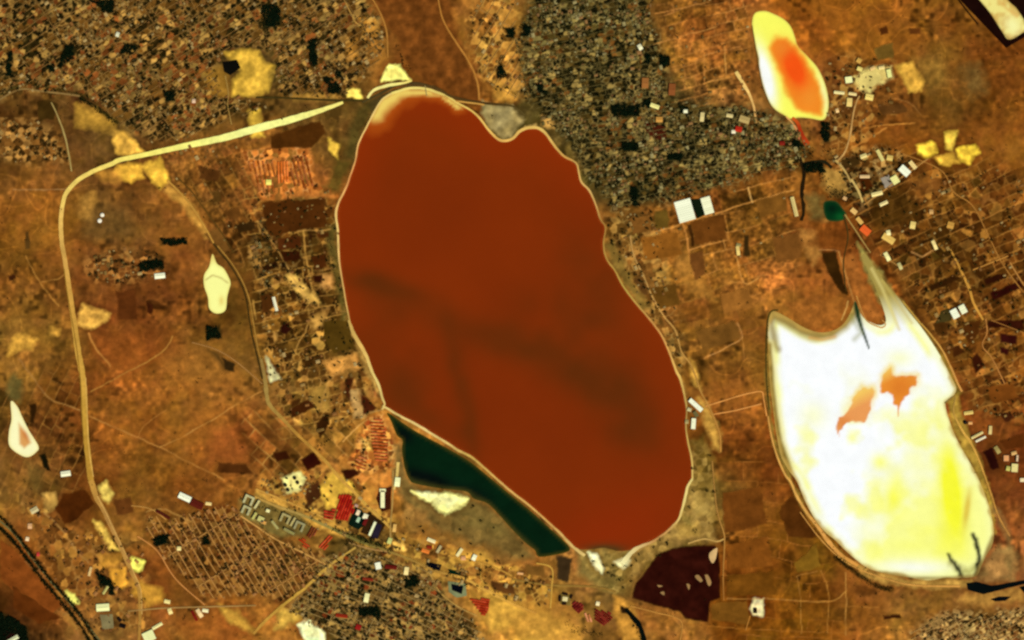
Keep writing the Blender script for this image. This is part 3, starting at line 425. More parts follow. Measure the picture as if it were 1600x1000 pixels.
def paint_red(x, y):
    n = fbm(x, y, 160, 301, 3)
    c = lin((128, 44, 5)) * np.exp(0.07 * n)[:, None]
    L = []
    shore = segdist(x, y, RED, True)
    L.append(((146, 45, 5), 0.7 * np.clip(1 - shore / 60, 0, 1) * np.clip((420 - y) / 250, 0, 1)))
    L.append(((142, 42, 5), 0.7 * blob(x, y, 960, 830, 120, 50, -20)))
    for cx, cy, rx, ry, a, o in [(570, 437, 32, 12, 15, .8), (620, 455, 40, 12, 15, .55), (640, 480, 60, 18, 15, .4), (600, 560, 60, 40, 40, .35), (930, 450, 40, 60, -25, .5), (880, 500, 60, 30, 20, .45), (850, 550, 90, 18, 12, .7), (920, 590, 80, 22, 20, .75), (970, 630, 60, 25, 40, .65), (990, 670, 40, 24, 20, .5), (780, 520, 70, 16, 10, .5), (715, 590, 12, 60, -10, .6), (735, 660, 10, 50, -5, .45), (660, 650, 60, 16, 28, .6), (960, 400, 16, 40, -20, .3), (630, 610, 30, 30, 0, .4)]:
        wv = 1 + 0.5 * fbm(x, y, 50, 307, 2)
        L.append(((96, 42, 7), np.clip(1.25 * o * blob(x, y, cx, cy, rx * 1.25, ry * 1.4, a) * wv, 0, .92)))
    head = segdist(x, y, P("586,175 598,156 625,141 665,140 700,152 716,163"))
    wv = 3 * fbm(x, y, 14, 311, 2)
    west = np.clip((680 - x) / 70, 0, 1)
    L.append(((196, 92, 20), np.clip(1.25 - (head + wv) / (14 + 20 * west), 0, 1) * 0.9))
    L.append(((240, 205, 96), np.clip(1.6 - (head + wv) / (5 + 9 * west), 0, 1)))
    L.append(((170, 70, 20), np.clip(1 - shore / 3, 0, 1) * 0.5))
    L.append(((75, 55, 20), 0.9 * np.clip(1.5 * blob(x, y, 945, 860, 30, 9), 0, 1)))
    return mixc(c, L)
sheet('lake', RED, paint_red, 'brine', 4.0)
def paint_green(x, y):
    c = lin((2, 31, 12)) * np.exp(0.1 * fbm(x, y, 60, 321, 3))[:, None]
    d = segdist(x, y, GREEN, True); sw = segdist(x, y, P("640,752 687,764 728,770 762,789 800,829 836,862"))
    return mixc(c, [((3, 8, 8), .85 * np.clip(1.3 * blob(x, y, 665, 748, 45, 12, 15), 0, 1)), ((3, 8, 8), .8 * np.clip(1.2 * blob(x, y, 632, 680, 16, 10, 40), 0, 1)), ((3, 9, 8), .7 * blob(x, y, 740, 772, 30, 12, 20)), ((70, 64, 14), np.clip(1 - d / 5, 0, 1) * .8), ((62, 60, 22), np.clip(1 - sw / 9, 0, 1) * .7)])
sheet('reservoir', GREEN, paint_green, 'pond_water', 4.0)
def paint_orange(x, y):
    d = segdist(x, y, ORANGE, True)
    core = P("1204,75 1212,58 1228,60 1241,73 1253,89 1266,109 1280,136 1286,160 1282,178 1262,176 1246,168 1232,150 1226,130 1218,110 1209,92")
    s = np.where(inpoly(x, y, core), 1, -1) * segdist(x, y, core, True) + 2 * fbm(x, y, 12, 331, 2)
    c = np.tile(lin((255, 252, 96)), (len(x), 1))
    return mixc(c, [((255, 255, 245), np.clip(1.6 * blob(x, y, 1196, 120, 11, 40, -14), 0, 1)), ((255, 250, 170), .8 * blob(x, y, 1288, 150, 9, 40, -12)), ((205, 180, 80), .9 * np.clip(1 - d / 2.6, 0, 1)), ((250, 190, 55), np.clip(.7 + s / 9, 0, 1)), ((246, 138, 32), np.clip(.5 + s / 9, 0, 1)),
                    ((248, 84, 12), np.clip(1.5 * blob(x, y, 1241, 106, 16, 34, -24), 0, 1)), ((235, 135, 40), .6 * blob(x, y, 1222, 76, 12, 14)), ((240, 150, 45), .5 * blob(x, y, 1264, 152, 14, 18))])
sheet('salt_pond', ORANGE, paint_orange, 'salt_crust', 2.5)
A1 = P("1392,572 1395,587 1418,589 1432,586 1434,597 1422,610 1420,617 1412,622 1407,637 1405,650 1404,637 1397,632 1392,615 1379,615 1375,602 1380,587")
A2 = P("1355,606 1362,605 1367,612 1361,625 1359,647 1350,659 1325,660 1312,672 1311,682 1307,670 1310,652 1320,647 1327,637 1337,619 1347,605")
def paint_white(x, y):
    c = np.tile(lin((255, 255, 252)), (len(x), 1)); n = fbm(x, y, 55, 341, 3); d = segdist(x, y, WHITE, True)
    wx2, wy2 = x + 2 * fbm(x, y, 9, 343, 2), y + 2 * fbm(x, y, 9, 347, 2)
    L = [((255, 254, 128), np.clip((x - 1365) / 140 + (y - 735) / 140 + .6 * n, 0, .9)), ((252, 250, 40), np.clip(1.35 * blob(x, y, 1487, 772, 19, 90, -6), 0, .97)), ((255, 253, 120), .7 * np.clip(fbm(x, y, 36, 361, 3) * 1.4, 0, 1) * np.clip((y - 560) / 120, 0, 1)), ((255, 252, 110), .8 * np.clip(1 - np.abs(d - 12) / 10, 0, 1) * np.clip(.3 + 1.2 * n, 0, 1)), ((250, 248, 70), .7 * blob(x, y, 1480, 840, 22, 30)), ((254, 252, 60), .75 * blob(x, y, 1375, 722, 14, 14)),
         ((254, 252, 60), .8 * blob(x, y, 1395, 782, 14, 22)), ((254, 253, 110), .5 * blob(x, y, 1430, 852, 40, 10)), ((255, 253, 150), .5 * blob(x, y, 1270, 650, 22, 22)), ((255, 253, 140), .5 * blob(x, y, 1405, 560, 22, 14)), ((254, 253, 130), .5 * blob(x, y, 1450, 690, 30, 22)),
         ((255, 255, 250), .8 * blob(x, y, 1420, 888, 70, 13)), ((222, 185, 55), .8 * np.clip(1.2 * blob(x, y, 1511, 795, 5, 28, 8), 0, 1)), ((255, 254, 170), .75 * np.clip(1 - d / 16, 0, 1))]
    arm = segdist(x, y, P("1345,400 1358,425 1372,455 1390,488"))
    L += [((165, 142, 66), np.clip(1.4 - np.clip(y - 440, 0, 99) / 50, 0, 1)), ((226, 206, 120), .8 * np.clip(1 - segdist(x, y, P("1362,420 1378,450 1395,490 1405,515")) / 4, 0, 1)), ((205, 180, 92), .7 * np.clip(1 - segdist(x, y, P("1378,438 1400,470 1425,505")) / 3, 0, 1))]
    ntop = segdist(x, y, P("1203,489 1212,487 1232,497 1255,511 1278,519 1300,517 1318,506 1330,490")); L.append(((160, 134, 66), np.clip(1.5 - ntop / 11 + .3 * n, 0, 1))); L.append(((52, 40, 12), np.clip(1.4 - ntop / 2.6, 0, 1)))
    L.append(((225, 160, 78), .7 * np.clip(1 - segdist(x, y, P("1265,528 1285,531 1305,526")) / 4, 0, 1)))
    nw = segdist(x, y, P("1204,495 1208,520 1212,540 1216,546")); L.append(((150, 124, 58), .8 * np.clip(1.3 - (nw + 3 * n) / 8, 0, 1)))
    lf = segdist(x, y, P("1200,540 1204,600 1210,650 1216,690 1232,733")); L.append(((236, 214, 110), .8 * np.clip(1.6 - (lf + 3 * n) / 9, 0, 1))); L.append(((132, 104, 36), np.clip(1.7 - (lf + 1.5 * n) / 5, 0, 1)))
    L.append(((196, 158, 74), .85 * np.clip(1.2 - (d + 2.5 * fbm(x, y, 16, 367, 2)) / 4.5, 0, 1) * ((x < 1345) | (y > 870) | (x > 1470))))
    for A, e, cc in [(A1, 2.2, (236, 142, 44)), (A2, 2.2, (238, 156, 84))]:
        s = np.where(inpoly(wx2, wy2, A), 1, -1) * segdist(wx2, wy2, A, True)
        L.append(((250, 225, 130), .8 * np.clip(.9 + (s + 4) / 8, 0, 1) * np.clip(1.15 - (y - A[0][1]) / 45, 0, 1) * np.clip(1 + (s + 2) / 12, 0, 1))); L.append((cc, np.clip(.5 + s / e, 0, 1))); L.append(((252, 208, 96), .85 * np.clip(.6 + s / e, 0, 1) * np.clip(1.1 - (y - A[0][1] + .5 * (x - A[0][0])) / 22, 0, 1)))
    L.append(((222, 118, 34), .6 * np.clip(1.2 * blob(x, y, 1407, 606, 16, 16), 0, 1) * inpoly(wx2, wy2, A1))); L.append(((222, 124, 50), .6 * blob(x, y, 1318, 660, 12, 10) * inpoly(wx2, wy2, A2)))
    cr = segdist(x, y, P("1337,474 1341,495 1346,512 1352,528 1358,545")); L.append(((12, 48, 18), np.clip(1.5 - cr / (1.2 + np.clip((545 - y) / 20, 0, 3)), 0, 1)))
    L.append(((150, 150, 70), .5 * np.clip(1 - segdist(x, y, P("1330,495 1345,520 1335,530")) / 7, 0, 1)))
    pl = np.minimum(segdist(wx2, wy2, P("1521,836 1527,852 1530,866 1527,890 1525,904")) * .7, segdist(wx2, wy2, P("1483,866 1490,878 1498,892 1503,903")) * .8)
    L.append(((150, 140, 60), .7 * np.clip(1 - segdist(wx2, wy2, P("1486,880 1500,892 1515,895 1530,880")) / 10, 0, 1))); L.append(((38, 40, 18), np.clip(1.25 - pl / 3.2, 0, 1)))
    se = segdist(x, y, P("1375,894 1425,903 1475,903 1525,900 1541,868 1552,840")); L.append(((140, 112, 50), .8 * np.clip(1 - (se + 2 * n) / 5, 0, 1)))
    return mixc(c, L)
sheet('salt_flat', WHITE, paint_white, 'salt_crust', 2.3)
def paint_sl(x, y):
    d = segdist(x, y, SLAKE, True); c = np.tile(lin((255, 252, 150)), (len(x), 1))
    return mixc(c, [((235, 215, 110), .7 * np.clip(1 - d / 4, 0, 1)), ((175, 140, 66), .8 * np.clip(1 - segdist(x, y, P("322,437 332,430 345,434 356,442")) / 2, 0, 1)), ((230, 200, 100), .7 * np.clip((415 - y) / 12, 0, 1)), ((225, 180, 70), .6 * blob(x, y, 346, 470, 4, 8))])
sheet('salt_pan', SLAKE, paint_sl, 'salt_crust', 2.0)
def paint_tear(x, y):
    d = segdist(x, y, TEAR, True); c = np.tile(lin((255, 248, 185)), (len(x), 1)); core = P("29,660 40,675 49,692 38,701 30,694")
    s = np.where(inpoly(x, y, core), 1, -1) * segdist(x, y, core, True)
    return mixc(c, [((240, 215, 120), .6 * np.clip(1 - d / 4, 0, 1)), ((222, 158, 84), np.clip(.4 + s / 5, 0, 1)), ((200, 105, 40), .7 * blob(x, y, 40, 680, 4, 10, -30))])
sheet('salt_pan', TEAR, paint_tear, 'salt_crust', 2.0)
sheet('pond', GPOND, lambda x, y: mixc(np.tile(lin((2, 52, 20)), (len(x), 1)), [((20, 100, 40), .6 * blob(x, y, 1312, 338, 8, 6)), ((0, 14, 10), .7 * blob(x, y, 1300, 326, 9, 7)), ((60, 70, 30), np.clip(1 - segdist(x, y, GPOND, True) / 2.5, 0, 1) * .8)]), 'pond_water', 2.5)
sheet('tailings_bank', TRP_OUT, lambda x, y: lin((26, 9, 5)) * np.exp(.15 * fbm(x, y, 20, 351, 2))[:, None], 'field_soil', 5)
sheet('tailings_pond', smooth(TRP_IN, True), lambda x, y: mixc(np.tile(lin((244, 228, 130)), (len(x), 1)), [((215, 170, 80), .8 * np.clip(fbm(x, y, 14, 353, 3) * 2, 0, 1)), ((255, 250, 170), .8 * blob(x, y, 1582, 40, 12, 16, -30)), ((230, 180, 90), .8 * np.clip(1 - segdist(x, y, P("1560,0 1575,15 1590,25")) / 4, 0, 1)), ((120, 85, 30), .7 * np.clip(1 - segdist(x, y, TRP_IN, True) / 2.5, 0, 1))]), 'salt_crust', 2.5)
def flat(name, pts, col, m='field_soil', edge=0.6, kind='structure', sm=False, mott=.12):
    poly = P(pts) if isinstance(pts, str) else pts
    if sm: poly = smooth(poly, True)
    sd = int(abs(poly[0][0] * 3 + poly[0][1])) % 900
    poly = rough_edge(poly, edge, sd)
    def paint(x, y):
        c = lin(col) * np.exp(mott * 2 * fbm(x, y, 16, sd, 3))[:, None]
        if m != 'field_soil': return c
        gi = np.clip(np.searchsorted(xs, x), 0, nx - 1); gj = np.clip(np.searchsorted(ys, y), 0, ny - 1)
        r = np.clip(1 - segdist(x, y, poly, True) / 1.6, 0, 1)[:, None] * .65       # the worked soil thins out towards its margin
        return c * (1 - r) + G[gj, gi] * GAIN * r
    return sheet(name, poly, paint, m, 2.2 if m == 'field_soil' else 6.0)
flat('ploughed_field', DARKF, (46, 13, 6), mott=.2)
for pts, c in [
 ("1535,437 1567,425 1572,435 1540,447", (48, 18, 5)), ("1547,457 1595,437 1598,450 1552,470", (46, 12, 6)), ("1542,500 1600,499 1600,515 1542,511", (50, 17, 6)), ("1561,521 1590,524 1590,539 1562,535", (48, 12, 8)), ("1562,542 1579,544 1577,556 1562,554", (50, 12, 9)),
 ("1517,560 1527,552 1541,570 1525,586", (58, 22, 7)), ("1485,545 1500,537 1508,550 1490,560", (72, 35, 9)), ("1560,592 1570,588 1575,600 1567,604", (55, 20, 8)), ("1535,707 1550,697 1563,732 1551,736", (38, 10, 6)), ("1450,446 1490,429 1501,435 1455,456", (52, 27, 6)), ("1504,502 1532,500 1530,520 1515,540 1505,525", (78, 40, 9)),
 ("1562,645 1580,642 1586,655 1570,662", (62, 28, 10)), ("1341,270 1352,265 1366,290 1345,305", (74, 34, 6)), ("1310,250 1340,243 1345,258 1320,266", (66, 44, 14)), ("1560,690 1600,676 1600,700 1572,702", (88, 42, 10)), ("1455,505 1475,500 1484,516 1466,524", (80, 46, 12)),
 ("408,316 505,310 513,354 470,361 420,371", (78, 40, 9)), ("432,373 470,368 472,386 436,392", (84, 40, 11)), ("437,394 470,391 470,405 443,410", (54, 22, 5)), ("408,415 432,407 438,417 415,425", (42, 20, 5)), ("485,400 508,397 511,418 492,422", (74, 35, 8)), ("488,430 505,428 503,443 490,443", (46, 16, 5)), ("494,363 514,361 515,371 496,373", (72, 36, 9)), ("481,366 489,364 489,378 483,378", (46, 22, 5)),
 ("406,462 424,457 432,480 410,492", (82, 44, 12)), ("452,455 462,452 464,466 456,468", (55, 30, 8)), ("505,500 544,500 555,545 522,552 505,530", (80, 56, 13)), ("562,617 575,622 590,637 568,650", (70, 28, 9)), ("540,591 556,588 549,604 547,630 540,610", (72, 32, 10)), ("450,640 482,622 495,635 457,655", (64, 30, 7)), ("492,660 512,645 517,660 500,688", (50, 25, 5)), ("425,707 447,705 455,717 432,723", (56, 22, 6)), ("467,718 492,705 505,725 480,738", (50, 14, 5)), ("532,736 555,731 561,742 540,752", (52, 18, 6)), ("455,625 470,622 468,632 455,640", (70, 38, 10)),
 ("45,634 57,629 55,662 47,660", (46, 26, 6)), ("60,711 72,707 81,736 72,737", (18, 16, 4)), ("97,772 135,765 149,787 120,812 100,820 86,795", (74, 34, 6)), ("57,160 82,155 92,165 85,186 60,191", (62, 42, 11)), ("420,212 500,187 511,207 487,231 425,233", (78, 42, 9)), ("500,165 530,162 535,180 508,188", (86, 60, 20)),
 ("1282,395 1307,392 1315,425 1325,462 1315,460 1295,430", (54, 31, 6)), ("1072,350 1132,335 1136,372 1080,386", (104, 58, 16)), ("1073,352 1080,351 1087,384 1080,386", (62, 34, 8)), ("1075,396 1100,392 1102,430 1086,438", (112, 66, 24)), ("1162,367 1170,365 1172,400 1162,402", (56, 38, 12)), ("1007,187 1040,197 1043,220 1010,215", (72, 27, 11)), ("983,342 1016,335 1018,362 988,366", (124, 78, 28)), ("1022,330 1043,325 1046,356 1023,359", (98, 72, 22)), ("1001,372 1058,360 1066,400 1006,406", (146, 88, 26)), ("1015,450 1056,442 1062,476 1026,486", (108, 70, 20)), ("988,435 1002,432 1014,462 1004,460", (98, 62, 24)), ("1180,312 1228,300 1230,330 1188,340", (120, 76, 24)), ("1125,460 1170,450 1180,480 1130,490", (150, 94, 34)), ("1086,518 1150,500 1158,528 1100,548", (118, 76, 26)), ("1207,372 1246,362 1254,402 1214,412", (122, 74, 26)),
 ("1240,770 1268,822 1284,838 1262,842 1232,838 1215,800", (84, 44, 10)), ("1128,770 1188,760 1200,820 1132,834", (110, 60, 16)), ("1136,850 1200,838 1208,884 1138,890", (126, 70, 18)), ("1136,898 1208,892 1212,930 1136,932", (112, 66, 14)), ("1110,942 1168,938 1172,976 1112,970", (118, 74, 20)), ("1240,880 1276,848 1282,885 1246,896", (126, 88, 22)), ("1380,962 1405,958 1408,965 1380,970", (52, 20, 6)), ("1540,606 1580,596 1592,620 1552,632", (122, 66, 18)), ("1370,165 1410,160 1420,175 1380,182", (92, 56, 20)), ("1372,44 1386,40 1390,52 1376,56", (85, 42, 12)), ("1418,44 1438,42 1440,52 1422,54", (98, 52, 16)), ("1365,75 1395,65 1398,90 1370,96", (118, 86, 30)),
 ("440,505 452,503 456,515 448,524 438,518", (42, 13, 6)), ("345,555 368,570 366,582 350,578", (50, 34, 12)), ("318,365 345,355 360,390 342,400", (112, 72, 26)), ("40,362 46,360 48,388 38,390", (84, 56, 20)), ("12,430 24,427 26,436 14,440", (60, 28, 10)), ("365,350 398,345 400,360 372,365", (52, 32, 9)), ("310,258 345,268 338,285 312,280", (88, 50, 16)), ("330,300 345,296 348,315 334,320", (80, 52, 16)), ("350,330 375,322 378,338 358,345", (104, 62, 20)), ("228,470 240,475 238,495 230,490", (62, 26, 8)), ("180,455 212,452 214,500 184,500", (92, 46, 14)), ("340,722 385,725 398,742 340,738", (80, 42, 12)), ("0,980 14,985 40,1000 0,1010", (34, 14, 8)),
 ("0,840 30,865 62,905 100,945 78,962 30,930 0,905", (130, 66, 20)), ("20,915 70,950 100,965 60,975 20,950", (92, 44, 10)), ("176,780 205,776 210,800 182,806", (98, 54, 18)), ("475,765 497,750 505,775 480,795", (72, 38, 14)), ("820,880 850,885 852,900 822,898", (112, 74, 26)), ("868,868 895,872 888,910 872,905", (62, 44, 22)), ("765,905 800,912 806,930 772,925", (92, 54, 20)), ("968,945 984,950 980,960 970,958", (40, 24, 10))]:
    flat('field', pts, c, edge=1.5)
for pts, c, nm in [
 ("666,878 690,882 686,894 669,887", (0, 5, 14), 'pond'), ("700,889 720,893 718,903 702,897", (0, 32, 14), 'pond'), ("347,97 370,93 376,106 360,118 350,112", (14, 12, 6), 'pond'),
 ("1510,911 1525,909 1550,915 1575,911 1604,906 1604,912 1562,922 1537,928 1512,922", (4, 10, 8), 'pond'), ("1548,936 1562,932 1580,933 1570,939 1555,940", (2, 8, 10), 'pond'), ("1592,918 1604,915 1604,930", (6, 10, 8), 'pond')]:
    flat(nm, pts, c, 'pond_water', edge=.5)
flat('pond_apron', "700,908 728,912 729,931 714,934 701,925", (124, 128, 84), 'road_dirt', .4)
flat('pond', "705,912 724,915 722,928 706,922", (1, 7, 14), 'pond_water', edge=.4)
flat('yard', "555,792 566,797 574,818 560,828 544,820", (10, 24, 14), 'road_dirt')
flat('yard', "575,800 603,818 590,842 564,832", (52, 32, 12), 'road_dirt'); flat('yard', "588,818 597,820 590,842 580,840", (38, 30, 42), 'road_dirt')
flat('yard', "1078,312 1096,310 1103,335 1090,342", (18, 28, 12), 'road_dirt'); flat('yard', "1340,118 1368,108 1378,120 1366,134 1344,140", (228, 202, 112), 'road_dirt', 1.5)
flat('yard', "1376,279 1388,273 1396,289 1384,297", (152, 138, 116), 'road_dirt'); flat('yard', "1470,486 1483,482 1487,500 1462,506", (64, 52, 20), 'road_dirt')
flat('yard', "592,765 612,760 610,795 596,800 588,780", (66, 26, 12), 'road_dirt'); flat('yard', "156,960 176,960 178,982 160,984", (128, 114, 72), 'road_dirt'); flat('yard', "876,927 893,929 891,946 874,944", (120, 96, 40), 'road_dirt')
flat('sandbar', "1108,866 1120,856 1121,862 1114,880", (205, 165, 105), 'salt_crust', .8, sm=True)
for pts in ["1086,900 1092,898 1098,908 1094,910", "1101,898 1105,898 1112,910 1108,916 1104,908", "1072,912 1078,914 1076,922", "1026,914 1036,916 1030,918", "1032,926 1038,924 1038,930"]: flat('sandbar', pts, (160, 122, 70), 'salt_crust', .6, sm=True)
def ribbon(name, pts, width, col, m='road_dirt', rough=.18, mott=.12, step=3.0, z=None, kind='structure', **props):
    p = np.array(smooth(P(pts) if isinstance(pts, str) else pts, step=step)); t = np.gradient(p, axis=0); t /= np.hypot(t[:, 0], t[:, 1])[:, None] + 1e-9
    nrm = np.stack([-t[:, 1], t[:, 0]], 1)
    wd = np.interp(np.linspace(0, 1, len(p)), np.linspace(0, 1, len(width)), width) if hasattr(width, '__len__') else np.full(len(p), float(width))
    sd = int(p[0, 0] * 5 + p[0, 1] * 3) % 997
    wl = wd / 2 * (1 + rough * fbm(p[:, 0], p[:, 1], 8, sd, 2)); wr = wd / 2 * (1 + rough * fbm(p[:, 0], p[:, 1], 8, sd + 7, 2))
    a, b = p + nrm * wl[:, None], p - nrm * wr[:, None]; z = nextz(.35, .008) if z is None else z; n = len(p)
    cs = np.array([col]) if not hasattr(col[0], '__len__') else np.array(col)
    cl = np.stack([np.interp(np.linspace(0, 1, n), np.linspace(0, 1, len(cs)), lin(cs)[:, k]) if len(cs) > 1 else np.full(n, lin(cs)[0, k]) for k in range(3)], 1)
    cl = np.clip(cl * np.exp(mott * fbm(p[:, 0], p[:, 1], 12, sd, 2))[:, None] / GAIN, .0015, .9)
    me = mesh(name, [W(q, z) for q in a] + [W(q, z) for q in b], [(i, i + 1, n + i + 1, n + i) for i in range(n - 1)], np.concatenate([cl, cl]), m)
    return obj(name, me, kind=kind, **props)
# banks and shores
SH = 'salt_crust'
ribbon('lake_shore', "597,640 601,632 597,620 592,602 581,580 572,555 562,537 552,520 545,500", [3, 4, 5, 6, 4], [(215, 180, 100), (232, 202, 112), (226, 180, 90), (205, 165, 82)], SH)
ribbon('lake_shore', "546,500 541,475 536,445 531,415 529,390 528,362 525,335 529,317 540,295 547,275 555,252 560,225 572,200 585,175 597,156 612,146", [2.2, 2.2, 3.4, 3.4, 2.4, 2.6, 3], [(205, 165, 84), (222, 172, 92), (238, 200, 112), (225, 150, 78), (235, 190, 105), (228, 196, 110)], SH)
ribbon('lake_shore', "612,146 640,138 665,139 682,144 700,151 715,161 735,172 750,185 765,205 782,219 800,217 815,203 835,199 850,206 865,226 880,243 895,251", [4, 4, 3, 3, 4, 4.5, 4, 3], [(240, 215, 110), (236, 208, 108), (232, 190, 90), (228, 175, 85), (232, 190, 95), (205, 150, 70)], SH)
ribbon('lake_shore', "895,251 902,258 908,283 921,298 931,320 938,342 946,356 943,382 948,405 961,423 973,446 993,473 1013,496", [2.4, 3, 2.2, 2.4, 2.6, 2.8], [(205, 160, 80), (225, 178, 96), (168, 120, 50), (190, 145, 62), (185, 155, 66), (205, 150, 72)], SH)
ribbon('lake_shore', "1013,496 1033,523 1046,551 1056,578 1063,592 1070,620 1073,640 1072,670 1076,695 1081,718 1082,748", [2.6, 2.8, 4, 2.4, 2.6, 3], [(208, 148, 72), (215, 155, 75), (235, 190, 95), (170, 135, 66), (205, 165, 80), (225, 190, 100)], SH)
ribbon('lake_shore', "1082,748 1074,762 1070,780 1066,796 1060,812 1052,821 1039,833 1020,846 998,855 984,866 972,880", [3.2, 4.5, 3.4, 3.6, 3, 4, 6, 9], [(235, 208, 120), (242, 215, 125), (240, 205, 115), (200, 150, 80), (195, 140, 75), (235, 205, 130), (248, 235, 165)], SH)
ribbon('causeway', "598,634 625,650 650,663 675,678 700,693 715,703 735,713 750,725 770,743 800,769 825,788 850,810 875,833 895,854 914,868", [3.4, 3.6, 3.6, 3.2, 3, 3.4, 5], [(226, 192, 108), (235, 200, 120), (205, 165, 78), (222, 172, 90), (215, 160, 80), (225, 190, 110)], 'road_dirt')
ribbon('salt_lake_bank', "1200,650 1205,680 1215,715 1227,742 1235,752 1246,777 1260,800 1278,823 1296,848 1313,866 1340,884", [2.2, 2.6, 3.6, 4, 6, 5], [(212, 150, 72), (218, 160, 74), (222, 165, 78), (225, 158, 75), (212, 145, 62)], 'road_dirt')
ribbon('salt_lake_bank', "1202,640 1198,600 1197,560 1198,520 1200,498 1206,486 1216,485", [2, 2, 2.4, 2.4], (82, 66, 22), 'road_dirt')
ribbon('salt_lake_bank', "1410,470 1434,500 1452,520 1472,547 1486,575 1497,600 1503,612", [1.8, 2.4, 3.4], [(190, 150, 60), (205, 150, 66), (215, 150, 72)], 'road_dirt')
ribbon('salt_lake_bank', "1476,630 1492,620 1490,645 1505,675 1516,690 1530,720 1548,770 1560,806 1578,838", [2.2, 3.2, 2.2, 2.2], [(130, 105, 48), (225, 170, 72), (205, 148, 62), (190, 130, 60)], 'road_dirt')
ribbon('salt_lake_bank', "1378,500 1384,506 1378,512 1358,504 1349,492 1338,462", [1.6, 2, 1.6], [(205, 145, 70), (200, 140, 62)], 'road_dirt')
ribbon('pond_bank', "1175,40 1180,70 1185,100 1190,128 1198,152 1208,170 1224,183", [1.2, 2], [(120, 88, 34), (105, 80, 34)], 'road_dirt')
ribbon('pond_bank', "1228,182 1238,192 1245,204 1249,218", [2, 3, 2], [(235, 175, 90), (225, 150, 85), (205, 110, 70)], 'road_dirt')
ribbon('stream', "1238,184 1246,192 1250,203 1255,214 1262,226", [4, 5.5, 5.5, 10], [(225, 100, 30), (172, 52, 16), (160, 46, 16), (185, 70, 24)], 'brine')
ribbon('stream', "1251,248 1256,272 1253,300 1256,328 1252,345", [4, 6, 4], (36, 24, 6), 'pond_water', .4); ribbon('stream', "1258,256 1285,252 1300,262", 5, (34, 30, 12), 'pond_water', .5)
ribbon('stream', "1318,336 1325,370 1318,410 1322,455", 1.8, (70, 54, 20), 'road_dirt', .3)
ribbon('canal', "978,952 988,964 998,976 1004,990 1007,1004", [6, 9, 7], (6, 12, 6), 'pond_water', .25)
# roads
ribbon('highway', "536,160 500,173 450,188 400,201 350,215 275,231 225,242 187,250 175,256 145,268 120,283 103,303 97,325", [4, 10, 11.5, 10.5, 8.5, 7.2, 6.6, 6.6], [(255, 235, 120), (255, 250, 140), (255, 252, 148), (255, 246, 128), (255, 236, 112), (248, 216, 104), (238, 198, 96)], 'road_dirt', .08, .06)
ribbon('highway', "97,325 95,350 97,380 102,410 106,437 110,465 115,500 122,550 127,575 130,600 132,625 133,650 135,687 138,715 142,750", [6.6, 6.8, 8, 9.6, 10, 9.2, 9.2], [(226, 182, 90), (214, 162, 76), (205, 152, 62), (205, 155, 62), (192, 145, 52), (188, 138, 50)], 'road_dirt', .1)
ribbon('highway_lane', "100,420 104,450 109,480 116,520 122,560 126,600 128,650 131,690", 1.6, (150, 108, 36)); ribbon('highway_lane', "134,590 136,640 139,700 146,745", 1.4, (222, 172, 84))
ribbon('highway', "142,750 150,775 162,797 175,825 192,862 205,892 217,920 219,962 217,1004", [9, 7, 6.5, 6, 5, 4.5], [(185, 135, 55), (178, 128, 62), (188, 138, 64), (182, 132, 56), (175, 125, 52)], 'road_dirt', .12)
ribbon('verge_line', "152,775 166,802 180,832 196,864 208,892 220,922 222,960", 1.2, (210, 162, 84))
ribbon('railway', "332,378 345,396 358,412 375,440 385,467 390,500 396,532 403,560 410,592", 2.6, (62, 46, 16)); ribbon('track_road', "340,384 364,414 380,442 390,470 396,505 402,540 408,566", 2, (165, 120, 48))
ribbon('track_road', "262,282 285,305 305,330 322,358 334,380", [3, 2.4], (190, 138, 56)); ribbon('railway', "278,278 300,300 322,330 345,362 365,395", 1.6, (84, 60, 20))
ribbon('road', "408,560 413,585 416,610 421,632 440,653 462,676 485,698 507,719 530,746 555,771 576,793 598,813 612,827", [4.5, 6.5, 5, 4.6, 5, 4.4, 4], [(150, 118, 58), (165, 132, 62), (182, 130, 50), (198, 145, 58), (212, 160, 66), (190, 145, 60)])
ribbon('road', "300,535 335,545 362,560 385,578 410,600", 1.8, (160, 112, 56))
ribbon('road', "398,776 425,788 475,806 512,823 550,841 575,851 606,861 638,873 680,892 725,904 757,921 800,943 838,958", [3.4, 4, 4, 3.6, 3.4, 4, 4.6, 3], [(198, 150, 66), (176, 142, 70), (150, 130, 62), (122, 110, 50), (160, 125, 55), (170, 125, 52), (215, 160, 66), (222, 165, 66), (200, 140, 55)])
ribbon('road', "400,764 440,780 480,797 520,815", 2.4, (206, 152, 64)); ribbon('road', "545,848 580,858 606,862", 2, (176, 132, 72))
ribbon('road', "556,855 534,870 512,886 475,920 442,946 415,970 396,990", [3, 4.5, 4.5, 5, 4], [(190, 150, 66), (204, 156, 62), (196, 150, 58), (196, 142, 56)])
ribbon('road', "376,806 400,822 430,842 470,862 512,884", 2.2, (208, 152, 74)); ribbon('road', "614,735 614,770 612,800 610,826 611,850", 2.4, (170, 132, 66)); ribbon('road', "622,722 620,745 616,765", [5, 3], (222, 186, 98))
ribbon('road', "665,880 676,905 690,928 720,950 745,962", 1.8, (186, 142, 66)); ribbon('road', "700,868 740,876 780,890 800,900", 2.4, (196, 142, 56)); ribbon('road', "752,880 752,905 770,926", 2, (202, 150, 60))
ribbon('road', "800,905 840,912 870,915 930,917 962,925", 3, (150, 112, 46)); ribbon('road', "838,880 862,888 862,920 860,950", 2.2, (205, 155, 62)); ribbon('road', "985,947 1025,957 1064,970 1062,1004", 1.8, (192, 132, 56))
